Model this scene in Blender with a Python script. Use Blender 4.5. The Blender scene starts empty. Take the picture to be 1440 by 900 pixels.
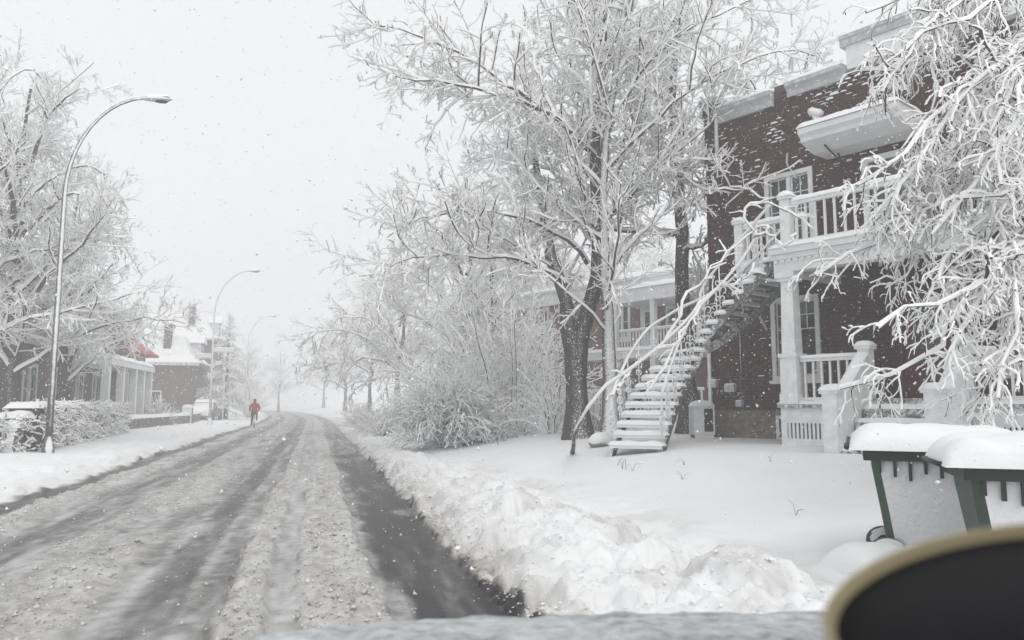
import bpy, bmesh, math, random
import numpy as np
from mathutils import Vector, Matrix

# ------------------------------------------------------------------ camera, sky, light, exposure
scene = bpy.context.scene
COL = scene.collection
FPX, CAM_H = 1080.0, 1.5
PITCH = math.atan(118 / FPX)
YAW = math.atan(275 / FPX)

cam_data = bpy.data.cameras.new('camera')
cam_data.sensor_width = 36.0
cam_data.lens = 36.0 * FPX / 1440
cam_data.clip_start = 0.02
cam_data.clip_end = 3000
cam_data.dof.use_dof = True
cam_data.dof.focus_distance = 14.0
cam_data.dof.aperture_fstop = 3.8
cam = bpy.data.objects.new('camera', cam_data)
cam.location = (0, 0, CAM_H)
cam.rotation_euler = (math.pi / 2 + PITCH, 0, -YAW)
COL.objects.link(cam)
scene.camera = cam

SUN_EL, SUN_AZ = math.radians(50), math.radians(200)
world = bpy.data.worlds.new('World')
scene.world = world
world.use_nodes = True
wn = world.node_tree
wn.nodes.clear()
w_out = wn.nodes.new('ShaderNodeOutputWorld')
w_bg = wn.nodes.new('ShaderNodeBackground')
w_sky = wn.nodes.new('ShaderNodeTexSky')
w_sky.sky_type = 'NISHITA'
w_sky.sun_disc = False
w_sky.sun_elevation = SUN_EL
w_sky.sun_rotation = SUN_AZ
w_sky.dust_density = 6
w_scale = wn.nodes.new('ShaderNodeVectorMath'); w_scale.operation = 'SCALE'
w_scale.inputs['Scale'].default_value = 0.10
w_mix = wn.nodes.new('ShaderNodeMix'); w_mix.data_type = 'RGBA'
w_mix.inputs[0].default_value = 0.93            # a closed cloud deck over the clear sky
w_mix.inputs[7].default_value = (0.97, 0.977, 0.985, 1)
wn.links.new(w_sky.outputs[0], w_scale.inputs[0])
wn.links.new(w_scale.outputs[0], w_mix.inputs[6])
wn.links.new(w_mix.outputs[2], w_bg.inputs[0])
w_bg.inputs[1].default_value = 1.0
wn.links.new(w_bg.outputs[0], w_out.inputs[0])

sun_data = bpy.data.lights.new('sun', 'SUN')
sun_data.energy = 1.5
sun_data.angle = math.radians(60)
sun_data.color = (1.0, 0.97, 0.93)
sun = bpy.data.objects.new('sun', sun_data)
sun.rotation_euler = (math.pi / 2 - SUN_EL, 0, math.radians(20))
sun.location = (0, 0, 40)
COL.objects.link(sun)

scene.view_settings.view_transform = 'Standard'
scene.view_settings.look = 'None'
scene.view_settings.exposure = 0.0
scene.view_settings.gamma = 1.0
scene.view_settings.use_curve_mapping = False
scene.render.engine = 'CYCLES'
cy = scene.cycles
cy.max_bounces = 12
cy.diffuse_bounces = 9
cy.glossy_bounces = 2
cy.transmission_bounces = 2
cy.volume_bounces = 5
cy.transparent_max_bounces = 6
cy.use_denoising = True
cy.caustics_reflective = False
cy.caustics_refractive = False

# ------------------------------------------------------------------ helpers: picture geometry
RV = np.array([math.cos(YAW), -math.sin(YAW), 0.0])
FV = np.array([math.sin(YAW), math.cos(YAW), 0.0])
ORG = np.array([0, 0, CAM_H])

def ray(px, py):
    u = (px - 720) / FPX; v = (450 - py) / FPX
    fw = math.cos(PITCH) - v * math.sin(PITCH); up = math.sin(PITCH) + v * math.cos(PITCH)
    return (u / fw) * RV + FV + np.array([0, 0, up / fw])

def at(px, py, d):
    """the point of the place that is seen at a pixel, d metres ahead"""
    return ORG + d * ray(px, py)

def on_ground(px, py, z=0.0):
    r = ray(px, py)
    return ORG + r * ((z - CAM_H) / r[2])

# ------------------------------------------------------------------ helpers: noise
def _hash(ix, iy, seed):
    h = (ix.astype(np.int64) * 374761393 + iy.astype(np.int64) * 668265263 + seed * 974634777) & 0xFFFFFFFF
    h = ((h ^ (h >> 13)) * 1274126177) & 0xFFFFFFFF
    h = h ^ (h >> 16)
    return (h & 0xFFFF) / 65535.0

def vnoise(x, y, seed=0):
    x = np.asarray(x, float); y = np.asarray(y, float)
    ix = np.floor(x); iy = np.floor(y)
    fx = x - ix; fy = y - iy
    fx = fx * fx * fx * (fx * (fx * 6 - 15) + 10); fy = fy * fy * fy * (fy * (fy * 6 - 15) + 10)
    a = _hash(ix, iy, seed); b = _hash(ix + 1, iy, seed); c = _hash(ix, iy + 1, seed); d = _hash(ix + 1, iy + 1, seed)
    return (a * (1 - fx) + b * fx) * (1 - fy) + (c * (1 - fx) + d * fx) * fy

def fbm(x, y, oct=4, seed=0):
    t = 0; a = 1.0; s = 0
    for i in range(oct):
        t = t + a * (vnoise(x, y, seed + i * 17) * 2 - 1); s += a
        a *= 0.5; x = x * 2.03 + 11.3; y = y * 2.03 + 5.7
    return t / s

def sstep(a, b, x):
    t = np.clip((np.asarray(x, float) - a) / (b - a), 0, 1)
    return t * t * (3 - 2 * t)

# ------------------------------------------------------------------ helpers: objects
def tag(o, label=None, cat=None, group=None, kind=None):
    if label: o['label'] = label
    if cat: o['category'] = cat
    if group: o['group'] = group
    if kind: o['kind'] = kind
    return o

def empty(name, loc=(0, 0, 0), rz=0.0):
    o = bpy.data.objects.new(name, None)
    o.location = tuple(float(c) for c in loc); o.rotation_euler = (0, 0, rz)
    o.empty_display_size = 0.2
    COL.objects.link(o)
    return o

def link(name, me, parent=None):
    o = bpy.data.objects.new(name, me)
    COL.objects.link(o)
    if parent is not None: o.parent = parent
    return o

def copy_tree(o, parent=None):
    c = o.copy(); COL.objects.link(c); c.parent = parent
    for ch in list(o.children): copy_tree(ch, c)
    return c

def np_mesh(name, verts, faces, mats, midx=None, smooth=True):
    """faces: (n,4) or (n,3) int array"""
    me = bpy.data.meshes.new(name)
    v = np.asarray(verts, np.float32).reshape(-1, 3); f = np.asarray(faces, np.int32)
    k = f.shape[1]
    me.vertices.add(len(v)); me.vertices.foreach_set('co', v.ravel())
    me.loops.add(f.size); me.loops.foreach_set('vertex_index', f.ravel())
    me.polygons.add(len(f))
    me.polygons.foreach_set('loop_start', np.arange(0, f.size, k, dtype=np.int32))
    me.polygons.foreach_set('loop_total', np.full(len(f), k, np.int32))
    for m in mats: me.materials.append(m)
    if midx is not None: me.polygons.foreach_set('material_index', np.asarray(midx, np.int32))
    me.polygons.foreach_set('use_smooth', np.full(len(f), smooth, bool))
    me.update(calc_edges=True)
    return me

class MB:
    """collects shapes that become ONE mesh object"""
    def __init__(s): s.v = []; s.f = []; s.m = []; s.sm = []
    def add(s, vs, fs, mi=0, smooth=False):
        b = len(s.v)
        s.v += [tuple(float(c) for c in p) for p in vs]
        for f in fs:
            s.f.append([i + b for i in f]); s.m.append(mi); s.sm.append(smooth)
        return s
    def box(s, x0, x1, y0, y1, z0, z1, mi=0, xf=None):
        vs = [(x, y, z) for z in (z0, z1) for y in (y0, y1) for x in (x0, x1)]
        if xf: vs = [xf(p) for p in vs]
        return s.add(vs, [(0, 2, 3, 1), (4, 5, 7, 6), (0, 1, 5, 4), (2, 6, 7, 3), (0, 4, 6, 2), (1, 3, 7, 5)], mi)
    def prism(s, poly, h0, h1, axis='y', mi=0, xf=None):
        """poly: (a,b) outline; extruded along axis from h0 to h1"""
        n = len(poly)
        mk = {'y': lambda a, b, h: (a, h, b), 'x': lambda a, b, h: (h, a, b), 'z': lambda a, b, h: (a, b, h)}[axis]
        vs = [mk(a, b, h0) for a, b in poly] + [mk(a, b, h1) for a, b in poly]
        if xf: vs = [xf(p) for p in vs]
        fs = [tuple(range(n))[::-1], tuple(range(n, 2 * n))] + [(i, (i + 1) % n, n + (i + 1) % n, n + i) for i in range(n)]
        return s.add(vs, fs, mi)
    def tube(s, pts, r, k=8, mi=0, cap=True):
        pts = [Vector(p) for p in pts]; n = len(pts)
        rs = list(r) if hasattr(r, '__len__') else [r] * n
        vs = []; prev = None
        for i, p in enumerate(pts):
            t = (pts[min(i + 1, n - 1)] - pts[max(i - 1, 0)]).normalized()
            if prev is None:
                a = Vector((0, 0, 1)) if abs(t.z) < 0.9 else Vector((1, 0, 0))
                prev = t.cross(a).normalized()
            u = (prev - t * prev.dot(t)).normalized(); w = t.cross(u); prev = u
            for j in range(k):
                a = 2 * math.pi * j / k
                vs.append(p + (u * math.cos(a) + w * math.sin(a)) * rs[i])
        fs = [(i * k + j, i * k + (j + 1) % k, (i + 1) * k + (j + 1) % k, (i + 1) * k + j) for i in range(n - 1) for j in range(k)]
        if cap: fs += [tuple(range(k))[::-1], tuple((n - 1) * k + j for j in range(k))]
        return s.add(vs, fs, mi, True)
    def lathe(s, prof, k=16, c=(0, 0, 0), mi=0, xf=None, cap=True):
        vs = []
        for r, z in prof:
            for j in range(k):
                a = 2 * math.pi * j / k
                vs.append((c[0] + r * math.cos(a), c[1] + r * math.sin(a), c[2] + z))
        if xf: vs = [xf(p) for p in vs]
        n = len(prof)
        fs = [(i * k + j, i * k + (j + 1) % k, (i + 1) * k + (j + 1) % k, (i + 1) * k + j) for i in range(n - 1) for j in range(k)]
        if cap: fs += [tuple(range(k))[::-1], tuple((n - 1) * k + j for j in range(k))]
        return s.add(vs, fs, mi, True)
    def pillow(s, x0, x1, y0, y1, z, h, over=0.02, seed=0, res=0.12, rough=0.25, mi=0, xf=None, maxn=40):
        """a settled layer of snow: rounded edges, uneven top"""
        x0 -= over; x1 += over; y0 -= over; y1 += over
        nx = int(min(maxn, max(5, (x1 - x0) / res))); ny = int(min(maxn, max(5, (y1 - y0) / res)))
        def sp(n):      # more points at the edges
            t = np.linspace(-1, 1, n + 1); return np.sign(t) * (1 - (1 - abs(t)) ** 1.35)
        U, V = np.meshgrid(sp(nx), sp(ny))
        X = (x0 + x1) / 2 + U * (x1 - x0) / 2; Y = (y0 + y1) / 2 + V * (y1 - y0) / 2
        ex = np.clip((1 - abs(U)) * (x1 - x0) / 2 / h, 0, 1); ey = np.clip((1 - abs(V)) * (y1 - y0) / 2 / h, 0, 1)
        prof = np.sqrt(np.clip(1 - (1 - ex) ** 2, 0, 1)) * np.sqrt(np.clip(1 - (1 - ey) ** 2, 0, 1))
        nz = 1 + rough * fbm(X * 4 / max(h * 8, .3) + seed, Y * 4 / max(h * 8, .3), 3, seed)
        Zt = z + h * prof * nz - 0.004
        vs = np.stack([X, Y, Zt], -1).reshape(-1, 3)
        if xf: vs = [xf(p) for p in vs]
        w = nx + 1
        fs = [(j * w + i, j * w + i + 1, (j + 1) * w + i + 1, (j + 1) * w + i) for j in range(ny) for i in range(nx)]
        return s.add(vs, fs, mi, True)
    def mesh(s, name, mats):
        if not isinstance(mats, (list, tuple)): mats = [mats]
        me = bpy.data.meshes.new(name)
        me.from_pydata(s.v, [], s.f)
        for m in mats: me.materials.append(m)
        me.polygons.foreach_set('material_index', s.m)
        me.polygons.foreach_set('use_smooth', s.sm)
        me.update()
        return me
    def build(s, name, mats, parent=None):
        return link(name, s.mesh(name, mats), parent)

# ------------------------------------------------------------------ materials
def new_mat(name):
    m = bpy.data.materials.new(name); m.use_nodes = True
    nt = m.node_tree; b = nt.nodes['Principled BSDF']
    return m, nt, b

def N(nt, t, **kw):
    n = nt.nodes.new(t)
    for k, v in kw.items(): setattr(n, k, v)
    return n

def noise(nt, scale, detail=3, rough=0.55, coord='Object'):
    tc = N(nt, 'ShaderNodeTexCoord'); n = N(nt, 'ShaderNodeTexNoise')
    n.inputs['Scale'].default_value = scale; n.inputs['Detail'].default_value = detail; n.inputs['Roughness'].default_value = rough
    if coord == 'World':
        g = N(nt, 'ShaderNodeNewGeometry'); nt.links.new(g.outputs['Position'], n.inputs['Vector'])
    else:
        nt.links.new(tc.outputs[coord], n.inputs['Vector'])
    return n

def ramp(nt, src, stops):
    r = N(nt, 'ShaderNodeValToRGB')
    e = r.color_ramp.elements
    while len(e) < len(stops): e.new(0.5)
    for i, (p, c) in enumerate(stops):
        e[i].position = p
        e[i].color = (c, c, c, 1) if not hasattr(c, '__len__') else (*c, 1)
    nt.links.new(src, r.inputs[0])
    return r

def mixc(nt, fac, a, b):
    m = N(nt, 'ShaderNodeMix', data_type='RGBA')
    if hasattr(fac, 'is_output'): nt.links.new(fac, m.inputs[0])
    else: m.inputs[0].default_value = fac
    for i, c in ((6, a), (7, b)):
        if hasattr(c, 'is_output'): nt.links.new(c, m.inputs[i])
        else: m.inputs[i].default_value = (*c, 1)
    return m.outputs[2]

def math_n(nt, op, a, b=None, c=None, clamp=False):
    m = N(nt, 'ShaderNodeMath', operation=op, use_clamp=clamp)
    for i, x in enumerate((a, b, c)):
        if x is None: continue
        if hasattr(x, 'is_output'): nt.links.new(x, m.inputs[i])
        else: m.inputs[i].default_value = x
    return m.outputs[0]

def bump(nt, b, h, dist=0.01, strength=0.5):
    bp = N(nt, 'ShaderNodeBump'); bp.inputs['Distance'].default_value = dist; bp.inputs['Strength'].default_value = strength
    nt.links.new(h, bp.inputs['Height']); nt.links.new(bp.outputs[0], b.inputs['Normal'])

SNOW_RGB = (0.79, 0.802, 0.815)

def snow_material(name='snow', rgb=SNOW_RGB, bscale=25, bdist=0.012, dirt=0.0):
    m, nt, b = new_mat(name)
    n = noise(nt, 3.0, 4, coord='World')
    r = ramp(nt, n.outputs[0], [(0.35, tuple(c * 0.97 for c in rgb)), (0.65, rgb)])
    nt.links.new(r.outputs[0], b.inputs['Base Color'])
    b.inputs['Roughness'].default_value = 0.75
    b.inputs['Specular IOR Level'].default_value = 0.25
    n2 = noise(nt, bscale, 5, 0.65, coord='World')
    bump(nt, b, n2.outputs[0], bdist, 0.6)
    return m

def snow_fac(nt, wind=(-0.15, -0.75, 0.65), lo=0.25, hi=0.5, nscale=14, namt=0.5):
    """how much snow sticks: faces turned up and to the wind, broken up"""
    g = N(nt, 'ShaderNodeNewGeometry')
    d = N(nt, 'ShaderNodeVectorMath', operation='DOT_PRODUCT'); nt.links.new(g.outputs['Normal'], d.inputs[0])
    d.inputs[1].default_value = Vector(wind).normalized()
    n = noise(nt, nscale, 4, 0.7, coord='World')
    k = math_n(nt, 'SUBTRACT', n.outputs[0], 0.5)
    s = math_n(nt, 'MULTIPLY_ADD', k, namt * 2, d.outputs['Value'])
    mr = N(nt, 'ShaderNodeMapRange', interpolation_type='SMOOTHSTEP'); mr.inputs[1].default_value = lo; mr.inputs[2].default_value = hi
    nt.links.new(s, mr.inputs[0])
    return mr.outputs[0]

def bark_material(name, c0, c1, lo=0.45, hi=0.7, vert=6, namt=0.45):
    m, nt, b = new_mat(name)
    tc = N(nt, 'ShaderNodeTexCoord'); mp = N(nt, 'ShaderNodeMapping'); mp.inputs['Scale'].default_value = (vert * 3, vert * 3, vert * 0.6)
    nt.links.new(tc.outputs['Object'], mp.inputs[0])
    n = N(nt, 'ShaderNodeTexNoise'); n.inputs['Scale'].default_value = 1.5; n.inputs['Detail'].default_value = 6; n.inputs['Roughness'].default_value = 0.7
    nt.links.new(mp.outputs[0], n.inputs['Vector'])
    r = ramp(nt, n.outputs[0], [(0.35, c0), (0.65, c1)])
    f = snow_fac(nt, lo=lo, hi=hi, nscale=32, namt=namt)
    nt.links.new(mixc(nt, f, r.outputs[0], SNOW_RGB), b.inputs['Base Color'])
    b.inputs['Roughness'].default_value = 0.85
    b.inputs['Specular IOR Level'].default_value = 0.2
    bump(nt, b, n.outputs[0], 0.02, 0.8)
    return m

def plain(name, rgb, rough=0.6, var=0.12, scale=6, spec=0.4, metal=0.0, bd=0.0):
    m, nt, b = new_mat(name)
    n = noise(nt, scale, 4, coord='Object')
    r = ramp(nt, n.outputs[0], [(0.3, tuple(c * (1 - var) for c in rgb)), (0.7, tuple(min(1, c * (1 + var)) for c in rgb))])
    nt.links.new(r.outputs[0], b.inputs['Base Color'])
    b.inputs['Roughness'].default_value = rough
    b.inputs['Specular IOR Level'].default_value = spec
    b.inputs['Metallic'].default_value = metal
    if bd: bump(nt, b, n.outputs[0], bd, 0.5)
    return m

def frosted(name, rgb, rough=0.6, lo=0.35, hi=0.6, nscale=20, namt=0.5, wind=(-0.3, -0.8, 0.5), var=0.12, scale=6, spec=0.3):
    """a surface with wind-driven snow stuck to it"""
    m, nt, b = new_mat(name)
    n = noise(nt, scale, 4)
    r = ramp(nt, n.outputs[0], [(0.3, tuple(c * (1 - var) for c in rgb)), (0.7, tuple(min(1, c * (1 + var)) for c in rgb))])
    f = snow_fac(nt, wind, lo, hi, nscale, namt)
    nt.links.new(mixc(nt, f, r.outputs[0], SNOW_RGB), b.inputs['Base Color'])
    b.inputs['Roughness'].default_value = rough
    b.inputs['Specular IOR Level'].default_value = spec
    bump(nt, b, f, 0.01, 0.4)
    return m

M = {}
M['snow'] = snow_material()
M['twig_snow'] = snow_material('twig_snow', (0.955, 0.958, 0.962), bscale=40, bdist=0.006)
M['bark'] = bark_material('bark', (0.030, 0.026, 0.023), (0.085, 0.077, 0.07), 0.80, 1.05, namt=0.75)
M['bark_white'] = bark_material('bark_plastered', (0.05, 0.045, 0.04), (0.13, 0.12, 0.11), 0.40, 0.80, namt=0.6)
M['bark_pale'] = bark_material('bark_pale', (0.42, 0.38, 0.30), (0.62, 0.58, 0.48), 0.5, 0.8)
M['twig_bark'] = plain('twig_bark', (0.06, 0.052, 0.047), 0.85, 0.3, 4, 0.2)
M['paint'] = plain('white_paint', (0.70, 0.71, 0.71), 0.5, 0.05, 3, 0.35)
M['paint_frost'] = frosted('white_paint_frosted', (0.72, 0.73, 0.735), 0.55, 0.6, 0.9, 9)
M['metal_trim'] = frosted('grey_metal_cornice', (0.42, 0.43, 0.44), 0.5, 0.55, 0.9, 8)
M['iron'] = frosted('stair_iron', (0.07, 0.07, 0.07), 0.55, 0.2, 0.55, 18)
M['stringer'] = frosted('stringer_iron', (0.10, 0.10, 0.10), 0.55, 0.62, 0.95, 16)
M['iron_white'] = frosted('railing_iron', (0.55, 0.55, 0.55), 0.5, 0.2, 0.5, 18)
M['concrete'] = frosted('foundation_stone', (0.17, 0.15, 0.125), 0.9, 0.78, 1.0, 30, 0.55, var=0.35, scale=9)
M['glass'] = plain('window_glass', (0.02, 0.023, 0.026), 0.06, 0.1, 2, 0.6)
M['curtain'] = plain('curtain', (0.45, 0.44, 0.42), 0.9, 0.1, 8)
M['door_red'] = frosted('maroon_door', (0.10, 0.015, 0.02), 0.45, 0.8, 1.0, 40, 0.6)
M['wood'] = plain('porch_ceiling_wood', (0.20, 0.12, 0.07), 0.6, 0.25, 12)
M['grey_wood'] = frosted('porch_step_wood', (0.14, 0.135, 0.13), 0.7, 0.5, 0.8, 12)
M['pole'] = frosted('pole_metal', (0.10, 0.10, 0.10), 0.6, 0.72, 0.92, 6, 0.25, wind=(0.45, -0.83, 0.1))
M['pole_pale'] = frosted('pole_pale_metal', (0.4, 0.4, 0.41), 0.5, 0.1, 0.6, 5, 0.3)
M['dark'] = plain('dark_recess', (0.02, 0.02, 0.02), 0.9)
M['rubber'] = plain('rubber', (0.025, 0.025, 0.025), 0.8, 0.2, 10)

def brick_material(name, c0, c1, lo=0.8, hi=1.0, attr=True, tex=False):
    m, nt, b = new_mat(name)
    oi = N(nt, 'ShaderNodeObjectInfo'); at_ = N(nt, 'ShaderNodeAttribute', attribute_name='tint')
    fr = math_n(nt, 'FRACT', math_n(nt, 'ADD', oi.outputs['Random'], at_.outputs['Fac']))
    if tex:
        tc = N(nt, 'ShaderNodeTexCoord'); bt = N(nt, 'ShaderNodeTexBrick')
        sx = N(nt, 'ShaderNodeSeparateXYZ'); nt.links.new(tc.outputs['Object'], sx.inputs[0])
        cx = N(nt, 'ShaderNodeCombineXYZ')
        nt.links.new(math_n(nt, 'ADD', sx.outputs[0], sx.outputs[1]), cx.inputs[0]); nt.links.new(sx.outputs[2], cx.inputs[1])
        nt.links.new(cx.outputs[0], bt.inputs[0])
        bt.inputs['Scale'].default_value = 1.0; bt.inputs['Brick Width'].default_value = 0.22; bt.inputs['Row Height'].default_value = 0.075
        bt.inputs['Mortar Size'].default_value = 0.006
        bt.inputs['Color1'].default_value = (*c0, 1); bt.inputs['Color2'].default_value = (*c1, 1); bt.inputs['Mortar'].default_value = (0.16, 0.14, 0.13, 1)
        base = bt.outputs['Color']
    else:
        base = ramp(nt, fr, [(0.0, c0), (1.0, c1)]).outputs[0]
    n = noise(nt, 18, 5, 0.7, coord='World')
    base = mixc(nt, n.outputs[0], base, tuple(c * 0.6 for c in c0))
    f = snow_fac(nt, (-0.5, -0.55, 0.65), lo, hi, 26, 0.7)
    nt.links.new(mixc(nt, f, base, SNOW_RGB), b.inputs['Base Color'])
    b.inputs['Roughness'].default_value = 0.9
    b.inputs['Specular IOR Level'].default_value = 0.15
    bump(nt, b, n.outputs[0], 0.006, 0.6)
    return m
M['brick'] = brick_material('red_brown_brick', (0.042, 0.020, 0.017), (0.110, 0.035, 0.028), 0.86, 1.03)
M['mortar'] = plain('mortar', (0.062, 0.050, 0.045), 0.95, 0.2, 20)
M['brick_far'] = brick_material('brick_wall_red', (0.16, 0.07, 0.06), (0.24, 0.10, 0.085), 0.85, 1.05, tex=True)
M['brick_brown'] = brick_material('brick_wall_brown', (0.10, 0.072, 0.062), (0.15, 0.10, 0.085), 0.85, 1.05, tex=True)
M['stucco'] = frosted('beige_stucco', (0.36, 0.33, 0.27), 0.9, 0.8, 1.1, 10)
M['red_roof'] = frosted('red_metal_roof', (0.35, 0.03, 0.035), 0.5, 0.75, 0.95, 3, 0.5)
M['slate'] = frosted('slate_siding', (0.22, 0.22, 0.23), 0.7, 0.6, 0.9, 8)
M['stone'] = frosted('grey_stone', (0.15, 0.14, 0.13), 0.9, 0.45, 0.7, 6, 0.5, var=0.3)

# ------------------------------------------------------------------ the ground: one grid, cut into road, banks and yards
def lawn_h(x, y):
    """snow surface without the ploughed banks"""
    x = np.asarray(x, float); y = np.asarray(y, float)
    q0 = 2.0 + 1.1 * (1 - sstep(7, 12, y))
    right = 0.10 + 0.62 * sstep(0, 1, (x - q0) / 5.2) + 0.12 * sstep(7, 14, x) * sstep(10, 22, y)
    left = 0.10 + 0.14 * sstep(4.4, 8.5, -x)
    h = np.where(x > -1, right, left)
    h = h + 0.035 * fbm(x * 0.45, y * 0.45, 3, 5) + 0.008 * fbm(x * 2.5, y * 2.5, 3, 9)
    return h

R_EDGE, L_EDGE = 1.42, -4.42
def curve(y): return 6.0 * (np.maximum(np.asarray(y, float) - 55, 0) / 100) ** 2      # the street bends gently left far off
def axis(a, b, step): return list(np.arange(a, b - 1e-6, step))
xs = ([-300, -200, -140, -100, -70, -50, -38, -30, -24, -20, -17, -15, -13.5, -12.3, -11.2, -10.2, -9.4, -8.7, -8.1, -7.6, -7.2] +
      axis(-6.9, -5.2, 0.07) + axis(-5.2, R_EDGE, 0.029) + axis(R_EDGE, 3.6, 0.024) + axis(3.6, 5.2, 0.06) + axis(5.2, 12, 0.16) +
      [12, 12.6, 13.4, 14.4, 16, 18, 21, 25, 30, 38, 50, 70, 100, 140, 200, 300])
XS = np.array(xs)
ys = [-60, -30, -15, -8, -4, -2, -0.5, 0.6, 1.5]
v = 2.3
while v < 150: ys.append(v); v *= 1.0078
ys += [160, 180, 210, 250, 300, 380, 480, 600]
YS = np.array(ys)
iR = int(np.argmin(abs(XS - R_EDGE))); iL = int(np.argmin(abs(XS - L_EDGE)))
XS[iR] = R_EDGE; XS[iL] = L_EDGE
iB = int(np.argmin(abs(XS - 3.9))); iS = int(np.argmin(abs(XS + 6.6)))
GX, GY = np.meshgrid(XS, YS)          # rows = y, columns = x

# wandering edges and tracks
wob = 0.10 * fbm(GY * 0.35, GY * 0 + 3, 3, 21) + 0.03 * fbm(GX * 2.2, GY * 1.1, 3, 22)
xe = GX + wob * 0.8
on_road = sstep(L_EDGE - 0.12, L_EDGE + 0.10, GX + wob * 1.6 + 0.09 * fbm(GX * 3, GY * 1.6, 3, 41)) * (1 - sstep(R_EDGE - 0.06, R_EDGE + 0.05, GX + 0.9 * wob + 0.08 * fbm(GX * 4, GY * 2.5, 3, 42)))

xe = xe + 0.035 * fbm(GX * 9, GY * 5, 3, 34)
def band(a, b, w=0.10): w = w * 0.55; return sstep(a - w, a + w, xe) * (1 - sstep(b - w, b + w, xe))
brk = vnoise(GX * 1.3, GY * 0.55, 31)
brk2 = fbm(GX * 6.0, GY * 0.7, 4, 33)
wet = np.maximum.reduce([1.18 * sstep(0.46, 0.80, xe + 0.10 * fbm(GX * 5, GY * 2.2, 3, 36)) * (1 - 0.45 * sstep(.15, .6, fbm(GX * 3.5, GY * 1.1, 4, 43))) * (1 - 0.75 * sstep(15, 30, GY + 6 * fbm(GX * 2.5, GY * .5, 3, 35))),
                         0.64 * band(-1.30, -0.92, 0.12),
                         0.36 * band(-0.84, -0.6, 0.1),
                         0.46 * band(-3.15, -2.55, 0.2),
                         0.7 * band(-4.6, -3.98, 0.10)])
wet = wet * (0.82 + 0.35 * brk2) * on_road
lump = np.maximum.reduce([1.0 * band(-0.08, 0.50, 0.05), 0.95 * band(-0.60, -0.33, 0.05),
                          0.75 * band(-2.3, -1.55, 0.2) * sstep(0.30, 0.62, brk),
                          0.9 * band(-3.92, -3.30, 0.10) * sstep(0.1, 0.45, brk),
                          0.45 * band(-2.5, -2.1, 0.15)]) * on_road
# slush builds up near, thins far
slush_h = 0.010 + 0.048 * lump * (0.5 + 1.0 * vnoise(GX * 5, GY * 3, 37)) - 0.008 * np.clip(wet, 0, 1)
slush_h = slush_h + 0.024 * lump * fbm(GX * 8, GY * 6, 4, 38) + 0.0035 * fbm(GX * 14, GY * 9, 3, 39) * (1 - 0.8 * wet)
road_z = slush_h + 0.02 * (1 - ((GX + 1.5) / 3) ** 2)

# right bank: a ploughed ridge, high and blocky near the car
near = 1 - sstep(9, 26, GY)
rx = GX - R_EDGE
ridge = (0.13 + 0.09 * near) * sstep(-0.02, 0.42, rx + 0.5 * wob) * (1 - sstep(0.7 + 0.5 * near, 1.7 + 1.0 * near, rx))
ridge = ridge * np.clip(0.80 + 0.75 * fbm(GX * 0.9, GY * 0.8, 3, 51), .3, 1.4)
bank_z = np.maximum(lawn_h(GX, GY) * sstep(0, 0.8, rx), ridge) + 0.25 * np.minimum(ridge, lawn_h(GX, GY) * sstep(0, .8, rx))
rough_r = sstep(0, 0.15, rx) * (1 - sstep(1.0 + near, 2.0 + 1.1 * near, rx))
bank_z = bank_z + rough_r * (0.075 * fbm(GX * 2.6, GY * 2.2, 4, 52) + 0.03 * fbm(GX * 7, GY * 6, 3, 53))
# left bank: low ploughed snow
lx = L_EDGE - GX
ridge_l = 0.20 * sstep(0.0, 0.7, lx + wob) * (1 - sstep(1.0, 2.2, lx)) * (0.8 + 0.5 * fbm(GX * 0.8, GY * 0.35, 3, 61))
bank_l = np.maximum(lawn_h(GX, GY) * sstep(0, 0.9, lx), ridge_l) + sstep(0, .2, lx) * (1 - sstep(1.5, 2.6, lx)) * (0.05 * fbm(GX * 2.2, GY * 1.3, 4, 62))
GZ = np.where(GX > -1.5, road_z * on_road + (1 - on_road) * np.maximum(bank_z, 0.02), road_z * on_road + (1 - on_road) * np.maximum(bank_l, 0.02))
dirt = np.zeros_like(GZ)
GZ0 = GZ.copy()

def stamp(cx, cy_, r, hf, dval=0.0, sq=1.0):
    """one clod of snow: a dome with an uneven outline standing on the surface"""
    j0, j1 = np.searchsorted(YS, [cy_ - r * 1.3, cy_ + r * 1.3]); i0, i1 = np.searchsorted(XS, [cx - r * 1.3, cx + r * 1.3])
    if j1 - j0 < 2 or i1 - i0 < 2: return
    X = GX[j0:j1, i0:i1] - cx; Y = (GY[j0:j1, i0:i1] - cy_) * sq
    a = np.arctan2(Y, X)
    rr = r * (1 + 0.16 * np.sin(a * 3 + cx * 90) + 0.10 * np.sin(a * 5 + cy_ * 70))
    q = np.clip(1 - (X * X + Y * Y) / (rr * rr), 0, 1)
    jm, im = min(np.searchsorted(YS, cy_), len(YS) - 1), min(np.searchsorted(XS, cx), len(XS) - 1)
    base = 0.85 * GZ0[jm, im] + 0.15 * min(GZ[jm, im], GZ0[jm, im] + 0.15)
    new = base - 0.15 * r + hf * r * q ** 0.42
    m = (q > 0) & (new > GZ[j0:j1, i0:i1])
    Zs = GZ[j0:j1, i0:i1]; Zs[m] = new[m]
    if dval:
        D = dirt[j0:j1, i0:i1]; D[m] = np.maximum(D[m], dval)

rg = np.random.default_rng(4)
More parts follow.
